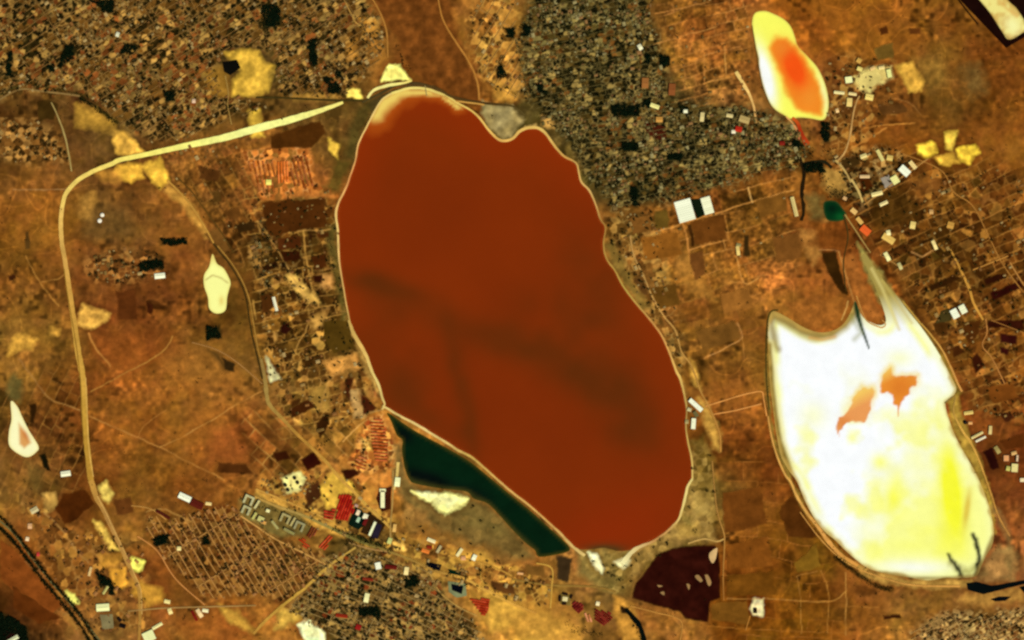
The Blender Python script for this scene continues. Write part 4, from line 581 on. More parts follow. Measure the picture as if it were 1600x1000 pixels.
ribbon('road', "80,160 88,176 100,208 107,238 112,268", [2, 2.6, 2], (172, 146, 80)); ribbon('road', "-5,158 30,140 60,142 95,146 125,150", [2.4, 3], (142, 110, 58)); ribbon('road', "352,118 357,145 356,165 362,195", 1.6, (165, 128, 60))
ribbon('road', "400,152 440,153 480,155 530,157 566,157", 2.6, (62, 50, 18)); ribbon('road', "566,160 595,146 616,135 638,130 662,132 688,141 708,152 755,161 800,166 820,180", [3, 3.6, 4, 3.4, 2.6], [(78, 64, 30), (70, 56, 28), (88, 62, 26), (72, 50, 20), (95, 78, 36)]); ribbon('road', "664,134 667,150", 1.6, (165, 145, 84))
ribbon('road', "574,153 584,141 605,134 630,130 643,126", [4, 5, 3], [(245, 225, 130), (250, 236, 135), (238, 210, 100)], SH)
ribbon('road', "580,-5 594,20 604,50 606,90", 2.4, (178, 120, 48)); ribbon('road', "684,-5 692,30 710,62 730,92 745,125 749,156", [2, 3, 3], (184, 122, 48)); ribbon('road', "536,-5 548,20 560,38 590,40", 2, (190, 140, 62)); ribbon('road', "712,158 745,162 757,164", 2.4, (205, 150, 66))
ribbon('road', "1343,150 1338,160 1333,180 1328,212 1320,238 1308,252", [2.2, 2.6, 2.6], (198, 150, 82)); ribbon('road', "1150,112 1162,132 1172,150 1179,172 1181,192", [6, 5, 3.4, 3], [(238, 200, 110), (240, 190, 105), (225, 165, 88)])
ribbon('road', "1102,635 1150,620 1173,614 1190,612 1193,622 1198,650", 1.9, (228, 152, 72)); ribbon('road', "1112,648 1150,641 1190,631", 1.9, (226, 150, 72))
ribbon('road', "985,368 988,390 993,406 1005,430 1020,465 1038,495 1055,516 1065,550 1077,566 1087,588 1095,612 1110,640 1124,676 1126,706", [2.4, 2.4, 2.6, 2.4, 3], [(188, 140, 72), (196, 145, 72), (182, 132, 58), (190, 130, 55)])
ribbon('road', "1113,720 1116,760 1121,800 1131,833 1132,850 1130,900 1131,938", 2, [(165, 118, 52), (180, 128, 58), (172, 110, 44)]); ribbon('road', "1075,849 1100,842 1120,846 1131,842", 2.4, (205, 160, 82))
ribbon('road', "1410,240 1470,266 1490,300 1520,322 1545,370 1565,410 1590,445 1610,470", 1.8, (168, 112, 46)); ribbon('road', "1485,390 1500,420 1514,450 1522,475 1536,500", [2.4, 4, 3.4], (205, 145, 56)); ribbon('road', "1578,410 1590,430 1606,455", 2, (190, 130, 60)); ribbon('road', "1520,422 1545,412 1575,400", 2, (196, 134, 56)); ribbon('road', "1540,498 1542,520 1535,540 1550,560 1570,600", 1.8, (190, 125, 58))
ribbon('road', "1330,280 1340,296 1348,316", [2.6, 4, 3], (210, 175, 96)); ribbon('road', "1350,320 1378,300 1402,282 1430,262 1450,248", 2, (182, 130, 62)); ribbon('road', "1320,335 1340,365 1360,395", 2, (176, 140, 70))
ribbon('road', "1305,250 1318,264 1330,285", 3, (190, 155, 84)); ribbon('road', "1548,500 1600,520", 1.2, (170, 112, 48)); ribbon('road', "1375,398 1392,408 1410,420", 1.4, (182, 130, 62))
ribbon('road', "1250,800 1280,840 1310,870 1340,888 1378,902 1425,914 1500,916", [1.4, 2, 3], (212, 150, 68)); ribbon('road', "1172,962 1165,985", 1.4, (190, 125, 50)); ribbon('road', "215,838 245,860 275,905 320,945", 1.8, (205, 135, 66)); ribbon('road', "200,955 260,950 330,948 400,946", 2.2, (165, 125, 66)); ribbon('road', "205,790 235,795 260,812", 1.8, (190, 135, 62))
ribbon('railway', "-8,808 20,832 50,872 82,912 107,940 132,970 160,1006", 2.2, (108, 100, 56), rough=.05)
ribbon('embankment', "1494,-5 1510,16 1528,38", 2.4, (34, 16, 6))

# ---------------------------------------------------------------- buildings
BOX = [(0, 1, 5, 4), (1, 2, 6, 5), (2, 3, 7, 6), (3, 0, 4, 7)]
def prism(w, d, z0, z1, lid=True):
    v = [(-w / 2, -d / 2, z0), (w / 2, -d / 2, z0), (w / 2, d / 2, z0), (-w / 2, d / 2, z0)] + [(-w / 2, -d / 2, z1), (w / 2, -d / 2, z1), (w / 2, d / 2, z1), (-w / 2, d / 2, z1)]
    return v, BOX + ([(4, 5, 6, 7)] if lid else [])
def gable(w, d, z, r, o=.5):               # ridge along x, with eaves
    w, d = w + 2 * o, d + 2 * o
    v = [(-w / 2, -d / 2, z), (w / 2, -d / 2, z), (w / 2, d / 2, z), (-w / 2, d / 2, z), (-w / 2, 0, z + r), (w / 2, 0, z + r)]
    return v, [(0, 1, 5, 4), (2, 3, 4, 5), (3, 0, 4), (1, 2, 5), (3, 2, 1, 0)]
def sub(name, vf, col, m, parent):
    return obj(name, mesh(name, vf[0], vf[1], K(col), m), parent)
def shift(vf, dx, dy=0, dz=0): return [(x + dx, y + dy, z + dz) for x, y, z in vf[0]], vf[1]
FOOT = []                                   # footprints already taken (pixels)
def building(name, cx, cy, w, d, ang, h, col, label, cat='building', roof='gable', group=None, wall=(165, 150, 110)):
    col = (col[0], col[1], int(col[2] * .88))
    """w, d in photograph pixels along / across the building; ang in image degrees, clockwise"""
    FOOT.append((cx, cy, max(w, d) / 2 + 1.5)); w *= S; d *= S
    o = obj(name, None, None, W((cx, cy), 0.0), math.radians(-ang)); o.empty_display_size = 5
    o['label'] = label; o['category'] = cat
    if group: o['group'] = group
    sub('wall', prism(w, d, 0, h, False), wall, 'plaster', o)
    if roof == 'gable':
        r = sub('roof', gable(w, d, h, min(d * .16, 4.5), .8), col, 'roofing', o)
        if w > 36: sub('ridge_vent', prism(w * .8, 1.6, h + min(d * .16, 4.5) - .3, h + min(d * .16, 4.5) + .8), tuple(int(c * .8) for c in col), 'roofing', r)
    elif roof == 'bays':                     # multi-span: one ridge after another
        n = max(2, int(round(d / 13))); bw = d / n
        for i in range(n):
            sub('roof_bay', shift(gable(w, bw, h, 1.2, 0.0), 0, -d / 2 + (i + .5) * bw, .02), tuple(np.clip(np.array(col) - RNG.integers(0, 14), 0, 255)), 'roofing', o)
    else:
        r = sub('roof', shift(prism(w - .8, d - .8, h - .8, h - .3), 0, 0), col, 'roofing', o)
        for sx, sy, pw, pd in [(0, 1, w + .3, .7), (0, -1, w + .3, .7), (1, 0, .7, d - .9), (-1, 0, .7, d - .9)]:
            sub('parapet', shift(prism(pw, pd, h - .9, h + .6), sx * w / 2, sy * d / 2), wall, 'plaster', o)
        for k in range(1 + int(w * d > 2500)): sub('roof_unit', shift(prism(4, 3, h - .35, h + 1.5), (k - .5) * w * .35, d * .15 * (1 - 2 * k)), (150, 145, 130), 'roofing', r)
    return o
WH = (255, 255, 244); CRM = (250, 236, 175); PAL = (238, 214, 150); PNK = (236, 196, 150)
g = building
g('greenhouse', 1070, 329, 26, 34, -16, 5, WH, 'larger of two adjoining white greenhouses, west of the dark strip between them', 'greenhouse', 'bays')
g('greenhouse', 1105, 321, 15, 27, -16, 5, (255, 252, 230), 'smaller white greenhouse, east of the dark strip beside the larger one', 'greenhouse', 'bays')
g('warehouse', 1491.5, 490, 11, 15, -28, 9, WH, 'white flat-roofed hall, western one of a close pair among brown parcels', 'warehouse', 'bays')
g('warehouse', 1504, 483, 10, 14, -28, 9, (252, 250, 225), 'white flat-roofed hall, eastern one of a close pair among brown parcels', 'warehouse', 'bays')
g('warehouse', 1413, 267, 17, 11, 42, 10, WH, 'bright white warehouse at the top of the industrial yard', 'warehouse')
g('warehouse', 1398, 281, 11, 13, -32, 9, (250, 240, 170), 'yellowish white warehouse adjoining the grey paved yard', 'warehouse', 'bays')
g('warehouse', 1426, 258, 14, 6, 50, 8, (248, 214, 150), 'long tan warehouse behind the bright white one in the industrial yard', 'warehouse')
g('warehouse', 1375, 243, 19, 5, 62, 7, (232, 212, 140), 'long narrow pale shed pointing at the grey paved yard', 'shed')
g('warehouse', 1390, 247, 9, 8, 10, 7, (225, 190, 112), 'square tan shed next to the long narrow pale shed', 'shed')
g('shed', 1349, 244, 10, 6, -20, 6, PAL, 'pale cream shed standing alone west of the industrial yard', 'shed')
g('shed', 1351, 276, 15, 4.5, 0, 5, PNK, 'pinkish low shed lying across the dark parcel by the industrial yard', 'shed')
g('warehouse', 1370, 303, 17, 6, -14, 7, (255, 230, 165), 'cream shed just below the grey paved yard', 'shed')
g('warehouse', 1380.5, 318, 13, 5, -25, 6, (250, 226, 170), 'small cream shed south of the cream shed below the paved yard', 'shed')
g('warehouse', 289, 777, 20, 9, 25, 9, WH, 'white warehouse touching a dark red one above the gridded village', 'warehouse')
g('warehouse', 308, 788, 20, 11, 26, 9, (92, 25, 11), 'dark red-roofed warehouse touching the white one above the gridded village', 'warehouse')
g('shed', 326, 787, 9, 4.5, 8, 5, (248, 214, 150), 'small cream shed at the end of the dark red warehouse', 'shed')
g('warehouse', 103, 740, 15, 8, -8, 8, (250, 246, 225), 'white shed on the dark fields west of the highway', 'shed')
g('warehouse', 161, 949, 20, 11, -4, 9, (248, 246, 190), 'large cream-white hall between the railway and the highway', 'warehouse')
g('warehouse', 233, 994, 16, 18, 65, 10, (250, 248, 195), 'biggest cream-white hall east of the highway\'s southern end', 'warehouse', 'bays')
g('warehouse', 246, 978, 17, 4.5, -30, 6, CRM, 'long narrow cream shed beside the biggest hall near the highway', 'shed')
g('warehouse', 165, 922, 14, 3.4, -58, 5, (205, 190, 120), 'thin pale shed in dark scrub beside the orange earth disc', 'shed')
g('shed', 261.5, 940, 9, 5.5, 12, 5, (250, 226, 160), 'small cream shed north of the village cross road', 'shed')
g('shed', 266, 955, 6, 9, -20, 5, (250, 222, 155), 'small cream shed south of the village cross road', 'shed')
g('shed', 312, 958, 6, 14, -32, 6, (248, 212, 165), 'pinkish cream shed beside a narrow red roof', 'shed')
g('shed', 304, 962, 4, 17, -28, 6, (120, 20, 6), 'narrow dark red shed beside the pinkish cream one', 'shed')
g('shed', 321, 954, 9, 5, 8, 5, (255, 240, 200), 'small white shed east of the pinkish cream and red pair', 'shed')
g('shed', 187, 968, 7, 5, 50, 6, (26, 14, 6), 'black-roofed shed by the highway end, northern of two', 'shed'); g('shed', 192, 978, 9, 6, 20, 6, (16, 8, 6), 'black-roofed shed by the highway end, southern of two', 'shed')
g('shed', 20, 999, 20, 6, -30, 6, (225, 225, 190), 'white shed in the dark corner wood west of the railway', 'shed')
g('processing_hall', 1087, 633, 26, 7, 42, 12, (250, 250, 238), 'white oblong hall of the works on the east lake shore', 'factory', 'flat'); g('processing_hall', 1083.5, 662, 7, 17, 4, 10, (248, 246, 225), 'white upright hall at the foot of the works on the lake shore', 'factory', 'flat')
g('shed', 1077, 640, 6, 5, 20, 7, (205, 190, 150), 'small grey-cream shed on the lake side of the shore works', 'shed'); g('shed', 1087, 647, 9, 6, 60, 8, (110, 98, 62), 'olive-grey shed between the two white halls of the shore works', 'shed'); g('shed', 1073, 659, 5, 6, 0, 6, (170, 150, 105), 'small tan shed on the water\'s edge at the shore works', 'shed')
g('warehouse', 1241, 323, 31, 5.5, 76, 7, (225, 198, 135), 'long pale barn beside the dark creek above the green pond', 'barn')
g('shed', 1153, 392, 5, 14, -8, 6, (240, 205, 130), 'cream farm shed by a dark strip among orange parcels', 'shed'); g('shed', 1154, 383, 7, 5, 10, 5, (150, 135, 90), 'grey farm shed at the head of the cream one', 'shed')
g('warehouse', 430, 475, 22, 4.2, 76, 6, (248, 240, 222), 'narrow white barn in the dark smallholdings west of the red lake', 'barn')
g('warehouse', 250, 431, 16, 8, -6, 7, (255, 252, 235), 'bright white hall on the edge of the hamlet inside the highway loop', 'warehouse')
g('works_hall', 1326, 125, 11, 10, -8, 9, (252, 248, 190), 'square cream-white hall at the quarry works near the orange pond', 'factory', 'flat')
g('works_hall', 1311, 145, 16, 4, 6, 7, (255, 235, 180), 'long cream shed nearest the orange pond at the quarry works', 'shed'); g('works_hall', 1332, 147, 12, 4, 8, 7, (255, 225, 165), 'short cream shed in line with the long one at the quarry works', 'shed')
g('works_hall', 1389, 115, 7, 13, -12, 10, (240, 236, 160), 'tall pale hall at the far eastern end of the quarry works', 'factory', 'flat'); g('works_hall', 1377, 106, 9, 5, -10, 8, (245, 215, 150), 'cream shed next to the tall pale hall at the quarry works', 'shed')
g('works_hall', 1363, 107, 8, 5, -25, 8, (232, 190, 130), 'tan shed between the pale yard and the dark pit of the quarry works', 'shed'); g('works_hall', 1343, 108, 8, 6, 20, 8, (240, 215, 130), 'yellowish shed on the north-west side of the pale works yard', 'shed'); g('works_hall', 1342, 95, 7, 7, 30, 8, (215, 165, 85), 'tan shed standing apart north of the quarry works', 'shed')
g('works_hall', 1358, 152, 12, 9, 12, 8, (248, 218, 130), 'yellow-cream shed south of the pale works yard', 'shed'); g('works_hall', 1327, 160, 8, 13, 4, 8, (240, 205, 130), 'cream shed west of the road leaving the quarry works', 'shed'); g('shed', 1308, 173, 4.5, 6, -15, 5, (250, 205, 150), 'tiny pinkish shed south of the quarry works', 'shed')
g('farm_building', 1426, 352, 8, 11, 10, 6, (238, 205, 130), 'T-shaped cream farm building on the dark parcel', 'barn'); g('farm_building', 1388, 373, 20, 10, 32, 6, (235, 190, 105), 'large yellow-tan farm building by the brown lane', 'barn'); g('farm_building', 1388, 364, 6, 8, -12, 6, (252, 235, 180), 'white annex at the corner of the yellow-tan farm building', 'barn')
g('farm_building', 1460, 383, 5, 15, -24, 6, (255, 225, 160), 'cream barn standing askew east of the farm lane', 'barn'); g('farm_building', 1386, 401, 6, 14, -28, 6, (252, 240, 180), 'white-yellow barn beside trees above the pale salt arm', 'barn'); g('farm_building', 1406, 416, 5, 11, -25, 6, (205, 190, 135), 'grey-cream barn at the end of the short farm track', 'barn')
g('farm_building', 1352, 360, 16, 11, 40, 7, (235, 98, 42), 'bright orange-red roofed hall near the green pond', 'warehouse'); g('farm_building', 1334, 330, 10, 7, 40, 6, (240, 190, 120), 'tan shed between the green pond and the orange-red hall', 'shed'); g('farm_building', 1343, 345, 12, 6, 50, 6, (232, 180, 100), 'tan shed touching the orange-red hall', 'shed'); g('shed', 1320, 310, 6, 5, 30, 6, (220, 170, 120), 'pinkish shed on the bank above the green pond', 'shed')
g('farm_building', 1485, 352, 10, 10, 15, 6, (205, 150, 72), 'square tan barn among the eastern parcels', 'barn'); g('shed', 1455, 331, 6, 7, 0, 5, (210, 160, 105), 'small pinkish barn north of the square tan one', 'shed')
g('works_hall', 1513, 645, 14, 5, -8, 8, (235, 200, 120), 'cream shed at the tip of the salt lake\'s eastern bank', 'shed'); g('works_hall', 1526.5, 680, 20, 3.4, -28, 8, (238, 212, 150), 'longer of two parallel cream sheds east of the salt lake', 'shed'); g('works_hall', 1532, 686, 17, 3, -26, 8, (252, 236, 215), 'brighter, shorter one of two parallel sheds east of the salt lake', 'shed')
g('works_hall', 1547, 672, 4.5, 13, 4, 8, (225, 195, 135), 'narrow cream shed at the head of the two parallel ones', 'shed'); g('works_hall', 1558, 703, 6, 12, -32, 7, (170, 148, 90), 'grey shed beside the long black parcel', 'shed'); g('shed', 1516, 661, 6, 4, 0, 6, (235, 170, 110), 'small tan shed beside the black pit east of the salt lake', 'shed')
g('plant_hall', 1585, 731, 10, 13, 4, 12, (235, 215, 150), 'large pale hall of the plant at the country\'s eastern edge', 'factory', 'flat'); g('plant_hall', 1589, 716, 3, 10, 4, 14, (232, 196, 168), 'slim pinkish hall north of the large pale plant hall', 'factory', 'flat'); g('plant_hall', 1572, 716, 8, 9, 0, 9, (232, 160, 110), 'orange-pink hall west of the slim plant hall', 'factory', 'flat'); g('plant_hall', 1575, 732, 6, 7, 10, 8, (200, 190, 105), 'olive-cream shed beside the large pale plant hall', 'shed'); g('plant_hall', 1597, 750, 7, 6, 0, 8, (250, 225, 190), 'small white hall south of the large plant hall', 'factory', 'flat'); g('plant_hall', 1584, 708, 8, 5, -15, 8, (225, 175, 115), 'tan shed north of the slim plant hall', 'shed')
g('school', 598, 780, 6.5, 27, 0, 9, (252, 246, 205), 'white T-shaped hall on the dark red yard beside the reservoir road', 'hall', 'flat'); g('school', 598, 766, 10, 5, 0, 9, (252, 244, 200), 'short white crossbar hall on the dark red yard', 'hall', 'flat')
g('warehouse', 621, 753, 8, 14, 6, 8, (255, 252, 205), 'white hall between the reservoir and the road', 'warehouse'); g('warehouse', 582, 826, 3.6, 23, 24, 7, (250, 248, 215), 'long thin white shed between dark brown yards', 'warehouse')
g('shed', 559.5, 801, 5, 8, 24, 6, (250, 220, 195), 'small pinkish white shed beside the crimson terraces', 'shed'); g('shed', 571, 807, 7, 8, 24, 6, (252, 240, 215), 'white shed east of the dark green yard', 'shed'); g('shed', 560, 812, 4.5, 8, 26, 6, (180, 205, 180), 'pale green-white shed on the dark green yard', 'shed'); g('shed', 571, 815, 5, 12, 24, 7, (105, 20, 16), 'dark crimson shed south of the white one', 'shed'); g('shed', 557, 790, 5, 4, 20, 6, (196, 150, 140), 'lilac-grey shed at the north end of the dark green yard', 'shed')
g('shed', 616.5, 825, 5, 12, 8, 6, (232, 180, 105), 'tan shed by the reservoir road junction', 'shed'); g('shed', 609, 845, 6, 9, 20, 6, (205, 205, 130), 'pale olive shed by the main road bend', 'shed')
g('hall', 591, 884, 9, 11, -12, 9, (250, 248, 236), 'bright white hall in the southern town', 'hall', 'flat'); g('hall', 635, 892, 6.5, 12, 8, 8, (255, 226, 165), 'cream hall east of the dark red roof in the southern town', 'hall'); g('hall', 611, 886, 18, 6, 6, 8, (105, 22, 12), 'dark red-roofed hall between the white and cream halls', 'hall'); g('hall', 573, 934, 7, 14, 12, 8, (250, 240, 185), 'cream-white hall in the middle of the southern town', 'hall'); g('hall', 534, 962, 18, 5, 8, 7, (150, 40, 15), 'brick-red long roof at the western side of the southern town', 'hall'); g('hall', 575, 905, 16, 4, 8, 7, (140, 44, 22), 'brick-red narrow roof south of the bright white hall', 'hall'); g('hall', 560, 980, 8, 8, 20, 7, (150, 24, 20), 'crimson square roof at the lower side of the southern town', 'hall')
g('shed', 674, 844.5, 13, 5, 22, 6, (255, 236, 190), 'white shed nearest the mud flat above the main road', 'shed'); g('shed', 665, 861, 12, 5.5, 18, 6, (240, 130, 55), 'orange-roofed shed above the main road', 'shed'); g('shed', 671, 855, 8, 5, 10, 6, (140, 40, 14), 'red-brown shed between the white and the orange one', 'shed'); g('shed', 686, 858, 4, 12, 30, 6, (190, 170, 130), 'narrow grey-cream shed east of the red-brown one', 'shed'); g('shed', 718, 863, 4.5, 14, 35, 6, (245, 225, 175), 'narrow cream shed standing askew by the sandy lot', 'shed'); g('shed', 724, 872, 7, 6, 0, 6, (225, 160, 120), 'pinkish shed beside the narrow cream one', 'shed'); g('shed', 741, 871, 6, 9, 25, 7, (255, 248, 225), 'bright white shed at the eastern end of the sandy lot', 'shed'); g('shed', 813, 896, 9, 3, 6, 5, (240, 175, 120), 'small pinkish shed alone east of the sandy road', 'shed')
g('shed', 934, 943, 5.5, 6, 10, 6, (255, 232, 190), 'tiny cream shed above the maroon terraces', 'shed'); g('shed', 1180, 954, 5, 8, 0, 5, (40, 22, 10), 'black-roofed shed in the middle of a pale fenced plot', 'shed')
g('hall', 1023, 166, 14, 6, 20, 9, (250, 236, 160), 'cream-yellow hall beside dark trees in the eastern town', 'hall'); g('hall', 1030, 187, 10, 8, 0, 9, (210, 150, 75), 'tan hall on the maroon plot of the eastern town', 'hall'); g('hall', 1097, 183, 6, 14, 6, 8, (225, 200, 145), 'upright pale hall at the eastern side of the dense town', 'hall'); g('hall', 1071, 174, 6, 5, 0, 8, (255, 250, 225), 'white hall among black trees at the edge of the dense town', 'hall'); g('hall', 1154, 202, 10, 8, 10, 8, (190, 40, 20), 'bright red roofed hall east of the dense town', 'hall'); g('hall', 1146, 206, 6, 5, 0, 7, (252, 236, 215), 'white hall touching the bright red roof', 'hall'); g('hall', 1163, 187, 16, 10, 18, 8, (190, 160, 105), 'broad tan hall north of the bright red roof', 'hall'); g('hall', 1000, 74, 6, 9, -30, 9, (240, 232, 205), 'white hall in the upper part of the dense town', 'hall'); g('hall', 1008, 130, 10, 16, 2, 9, (160, 100, 50), 'terracotta courtyard hall in the dense town', 'hall'); g('hall', 1050, 140, 10, 18, 4, 9, (140, 78, 38), 'brown-red hall at the dense town\'s eastern side', 'hall'); g('hall', 1222, 224, 8, 6, 0, 7, (130, 30, 18), 'dark red roof west of the red stream', 'hall'); g('hall', 1140, 181, 10, 5, 10, 7, (230, 205, 150), 'cream hall west of the broad tan hall', 'hall')
g('hall', 184, 54, 5, 7, 20, 7, (225, 220, 200), 'small white hall in the northern old town', 'hall'); g('hall', 420, 285, 8, 8, 0, 8, (250, 235, 125), 'bright yellow-cream hall on the orange building site', 'hall'); g('hall', 303, 158, 5, 6, 0, 6, (230, 190, 170), 'pinkish white hall south of the old town', 'hall'); g('shed', 54, 797, 12, 8, -30, 6, (210, 190, 150), 'grey-white cluster shed north of the railway', 'shed'); g('shed', 47, 822, 6, 8, 0, 6, (225, 170, 130), 'pinkish shed north of the railway', 'shed'); g('shed', 43, 842, 5, 6, 10, 6, (250, 215, 180), 'small white shed close to the railway', 'shed'); g('shed', 60, 866, 4, 6, 0, 6, (200, 60, 60), 'tiny red-roofed shed on the railway bank', 'shed'); g('shed', 141, 893, 3.6, 14, 14, 6, (225, 185, 130), 'narrow cream shed north-west of the orange earth disc', 'shed')
g('hall', 280, 857, 6, 6, 0, 7, (250, 225, 160), 'bright cream hall in the gridded village', 'hall'); g('hall', 255, 804, 24, 4.2, 30, 7, (84, 26, 12), 'long maroon hall on the north-western edge of the gridded village', 'hall')
g('shed', 1388, 140, 7, 4, 60, 5, (120, 90, 45), 'brown shed south-east of the quarry works', 'shed')
# apartment estate: courtyard blocks open to the street
def courtyard(cx, cy, w, d, ang, col, label):
    FOOT.append((cx, cy, max(w, d) / 2 + 2)); o = obj('apartment_block', None, None, W((cx, cy)), math.radians(-ang)); o['label'] = label; o['category'] = 'apartments'
    w *= S; d *= S; t = 13.0
    for nm, x, y, a, b in [('wing', 0, d / 2 - t / 2, w, t), ('wing', -w / 2 + t / 2, -t / 2, t, d - t - .2), ('wing', w / 2 - t / 2, -t / 2, t, d - t - .2)]:
        q = obj(nm, mesh(nm, *shift(prism(a, b, 0, 15, False), x, y), K(170, 155, 110), 'plaster'), o)
        sub('roof', shift(prism(a + .8, b + .1, 14.4, 15.4), x, y), col, 'roofing', q); sub('stair_hut', shift(prism(4, 4, 15.3, 17.6), x, y), (150, 140, 105), 'plaster', q)
    return o
courtyard(389, 781, 15, 14, 24, (196, 186, 128), 'pale courtyard apartment block at the north-western corner of the estate')
courtyard(385, 797, 13, 13, 24, (186, 176, 118), 'pale courtyard apartment block south of the corner block of the estate')
courtyard(446, 810, 15, 14, 24, (176, 160, 98), 'tan courtyard apartment block along the main road')
courtyard(468, 822, 15, 14, 24, (160, 150, 100), 'grey-olive courtyard apartment block at the estate\'s eastern end')
for cx, cy, w, d, a, c, lb in [(402, 788, 3.6, 15, 32, (215, 200, 145), 'thin pale apartment slab beside the corner courtyard block'), (458, 815, 3.6, 15, 30, (190, 170, 112), 'thin tan apartment slab between the two courtyard blocks along the main road'), (398, 806, 4, 12, 30, (200, 190, 110), 'pale apartment slab south of the estate\'s central hall'), (408, 811, 10, 8, 24, (205, 195, 125), 'square cream block in the middle of the apartment estate'), (419, 798, 6, 5, 20, (252, 240, 185), 'small white central hall of the apartment estate'), (412, 816, 9, 5, 24, (225, 160, 80), 'orange-tan shop row at the southern side of the estate'), (452, 830, 18, 4, 28, (150, 140, 84), 'olive apartment slab at the southern side of the courtyard blocks'), (430, 820, 16, 3.6, 52, (178, 165, 105), 'diagonal pale apartment slab across the estate')]:
    building('apartment_slab', cx, cy, w, d, a, 15, c, lb, 'apartments', 'flat')
# terraces of attached houses
def terrace(rows, col, label, group, wd=2.4, h=5, jit=24):
    for (x1, y1), (x2, y2) in rows:
        L = math.hypot(x2 - x1, y2 - y1); cx, cy = (x1 + x2) / 2, (y1 + y2) / 2; FOOT.append((cx, cy, L / 2))
        o = obj('terraced_houses', None, None, W((cx, cy)), math.radians(-math.degrees(math.atan2(y2 - y1, x2 - x1)))); o['label'] = label; o['category'] = 'terrace'; o['group'] = group
        sub('wall', prism(L * S, wd * S, 0, h, False), (165, 130, 90), 'plaster', o); n = max(1, int(L / 4.5))
        for i in range(n):
            c = np.clip(np.array(col) + RNG.integers(-jit, jit + 1), 4, 255); c[1:] = np.minimum(c[1:], np.array(col)[1:] + 14)
            sub('roof', shift(gable(L * S / n - .4, wd * S, h, 2.4, .2), (-L / 2 + (i + .5) * L / n) * S), tuple(c), 'roofing', o)
def rows(poly, ang, sp, inset=1.0):
    a = math.radians(ang); d = np.array([math.cos(a), math.sin(a)]); n = np.array([-d[1], d[0]]); q = np.array(poly); out = []
    lo, hi = (q @ n).min(), (q @ n).max(); t = np.arange((q @ d).min(), (q @ d).max(), .5); s = lo + sp / 2
    while s < hi:
        pp = t[:, None] * d + s * n; k = np.where(inpoly(pp[:, 0], pp[:, 1], poly))[0]
        if len(k) > 14: out.append((tuple(pp[k[0]] + d * inset), tuple(pp[k[-1]] - d * inset)))
        s += sp
    return out
terrace(rows(P("530,772 548,771 554,796 543,815 524,812"), -68, 4.0), (178, 34, 10), 'crimson-roofed terrace running down the slope above the main road', 'crimson terraces above the main road', 3.1)
terrace(rows(P("505,797 526,795 522,812 505,809"), 10, 4.6), (165, 36, 14), 'crimson-roofed terrace lying level at the west side of the crimson estate', 'level terraces of the crimson estate', 3.1, jit=30)
terrace(rows(P("466,842 474,840 486,854 478,859"), 35, 4.0), (190, 60, 22), 'orange-red terrace on the south-west corner of the small red estate', 'south-west terraces of the small red estate')
terrace(rows(P("497,856 515,834 522,840 506,860"), -48, 4.0), (196, 66, 28), 'orange-red terrace on the eastern side of the small red estate', 'eastern terraces of the small red estate')
terrace(rows(P("478,838 488,820 496,826 486,844"), -62, 4.0), (120, 50, 22), 'brown-red terrace in the middle of the small red estate', 'middle terraces of the small red estate')
terrace(rows(P("732,934 767,936 764,955 756,966"), 10, 3.9), (178, 56, 20), 'brick-red terrace beside the pond with a pale apron', 'brick-red terraces beside the pond', 3.1)
terrace(rows(P("894,937 912,942 913,954 902,959 893,950"), -40, 3.9), (110, 22, 10), 'maroon terrace in the western cluster of the bottom estate', 'maroon terraces of the western cluster', 3.1)
terrace(rows(P("928,951 954,957 958,968 945,978 929,971"), 35, 3.9), (112, 20, 10), 'maroon terrace in the eastern cluster of the bottom estate', 'maroon terraces of the eastern cluster', 3.1)
terrace(rows(P("910,955 928,962 924,975 912,968"), 70, 4.6), (225, 140, 90), 'pinkish orange terrace between the two maroon clusters', 'pinkish terraces between the maroon clusters')
terrace(rows(P("385,252 428,250 432,300 408,304"), 78, 7.0), (165, 90, 32), 'unfinished brown terrace on the western half of the orange building site', 'western terraces of the building site', 3)
terrace(rows(P("432,252 450,250 452,286 434,288"), 88, 4.6), (232, 118, 42), 'bright orange terrace in the middle of the building site', 'bright orange terraces of the building site', 2.6)
terrace(rows(P("454,248 480,242 490,292 456,292"), 76, 6.6), (150, 78, 26), 'unfinished brown terrace on the eastern half of the orange building site', 'eastern terraces of the building site', 3)
terrace(rows(P("578,656 598,654 608,690 606,722 586,722 580,690"), 4, 5.2), (190, 88, 34), 'orange terrace of the new estate beside the green reservoir', 'orange terraces beside the reservoir', 2.4)
terrace(rows(P("556,712 576,716 572,736 552,732"), 20, 5.2), (185, 98, 44), 'orange-brown terrace at the lower end of the new estate', 'lower terraces of the new estate', 2.4)
# tanks
def tank(cx, cy, r, h, col, label, group):
    o = obj('storage_tank', None, None, W((cx, cy))); o['label'] = label; o['category'] = 'tank'; o['group'] = group; n = 24; R = r * S; FOOT.append((cx, cy, r + 1))
    c = [(math.cos(2 * math.pi * i / n), math.sin(2 * math.pi * i / n)) for i in range(n)]
    obj('shell', mesh('shell', [(R * a, R * b, z) for z in (0, h) for a, b in c], [(i, (i + 1) % n, n + (i + 1) % n, n + i) for i in range(n)], K(col), 'plaster'), o)
    v = [(R * k * a, R * k * b, h + .02 + R * .22 * (1 - k * k)) for k in (1.02, .66, .33) for a, b in c] + [(0, 0, h + R * .22)]
    f = [(j * n + i, j * n + (i + 1) % n, (j + 1) * n + (i + 1) % n, (j + 1) * n + i) for j in (0, 1) for i in range(n)] + [(2 * n + i, 2 * n + (i + 1) % n, 3 * n) for i in range(n)]
    rf = obj('dome_roof', mesh('dome_roof', v, f, K(col), 'roofing'), o); sub('hatch', shift(prism(2, 2, h + R * .2, h + R * .22 + .8), R * .1), (120, 115, 105), 'roofing', rf)
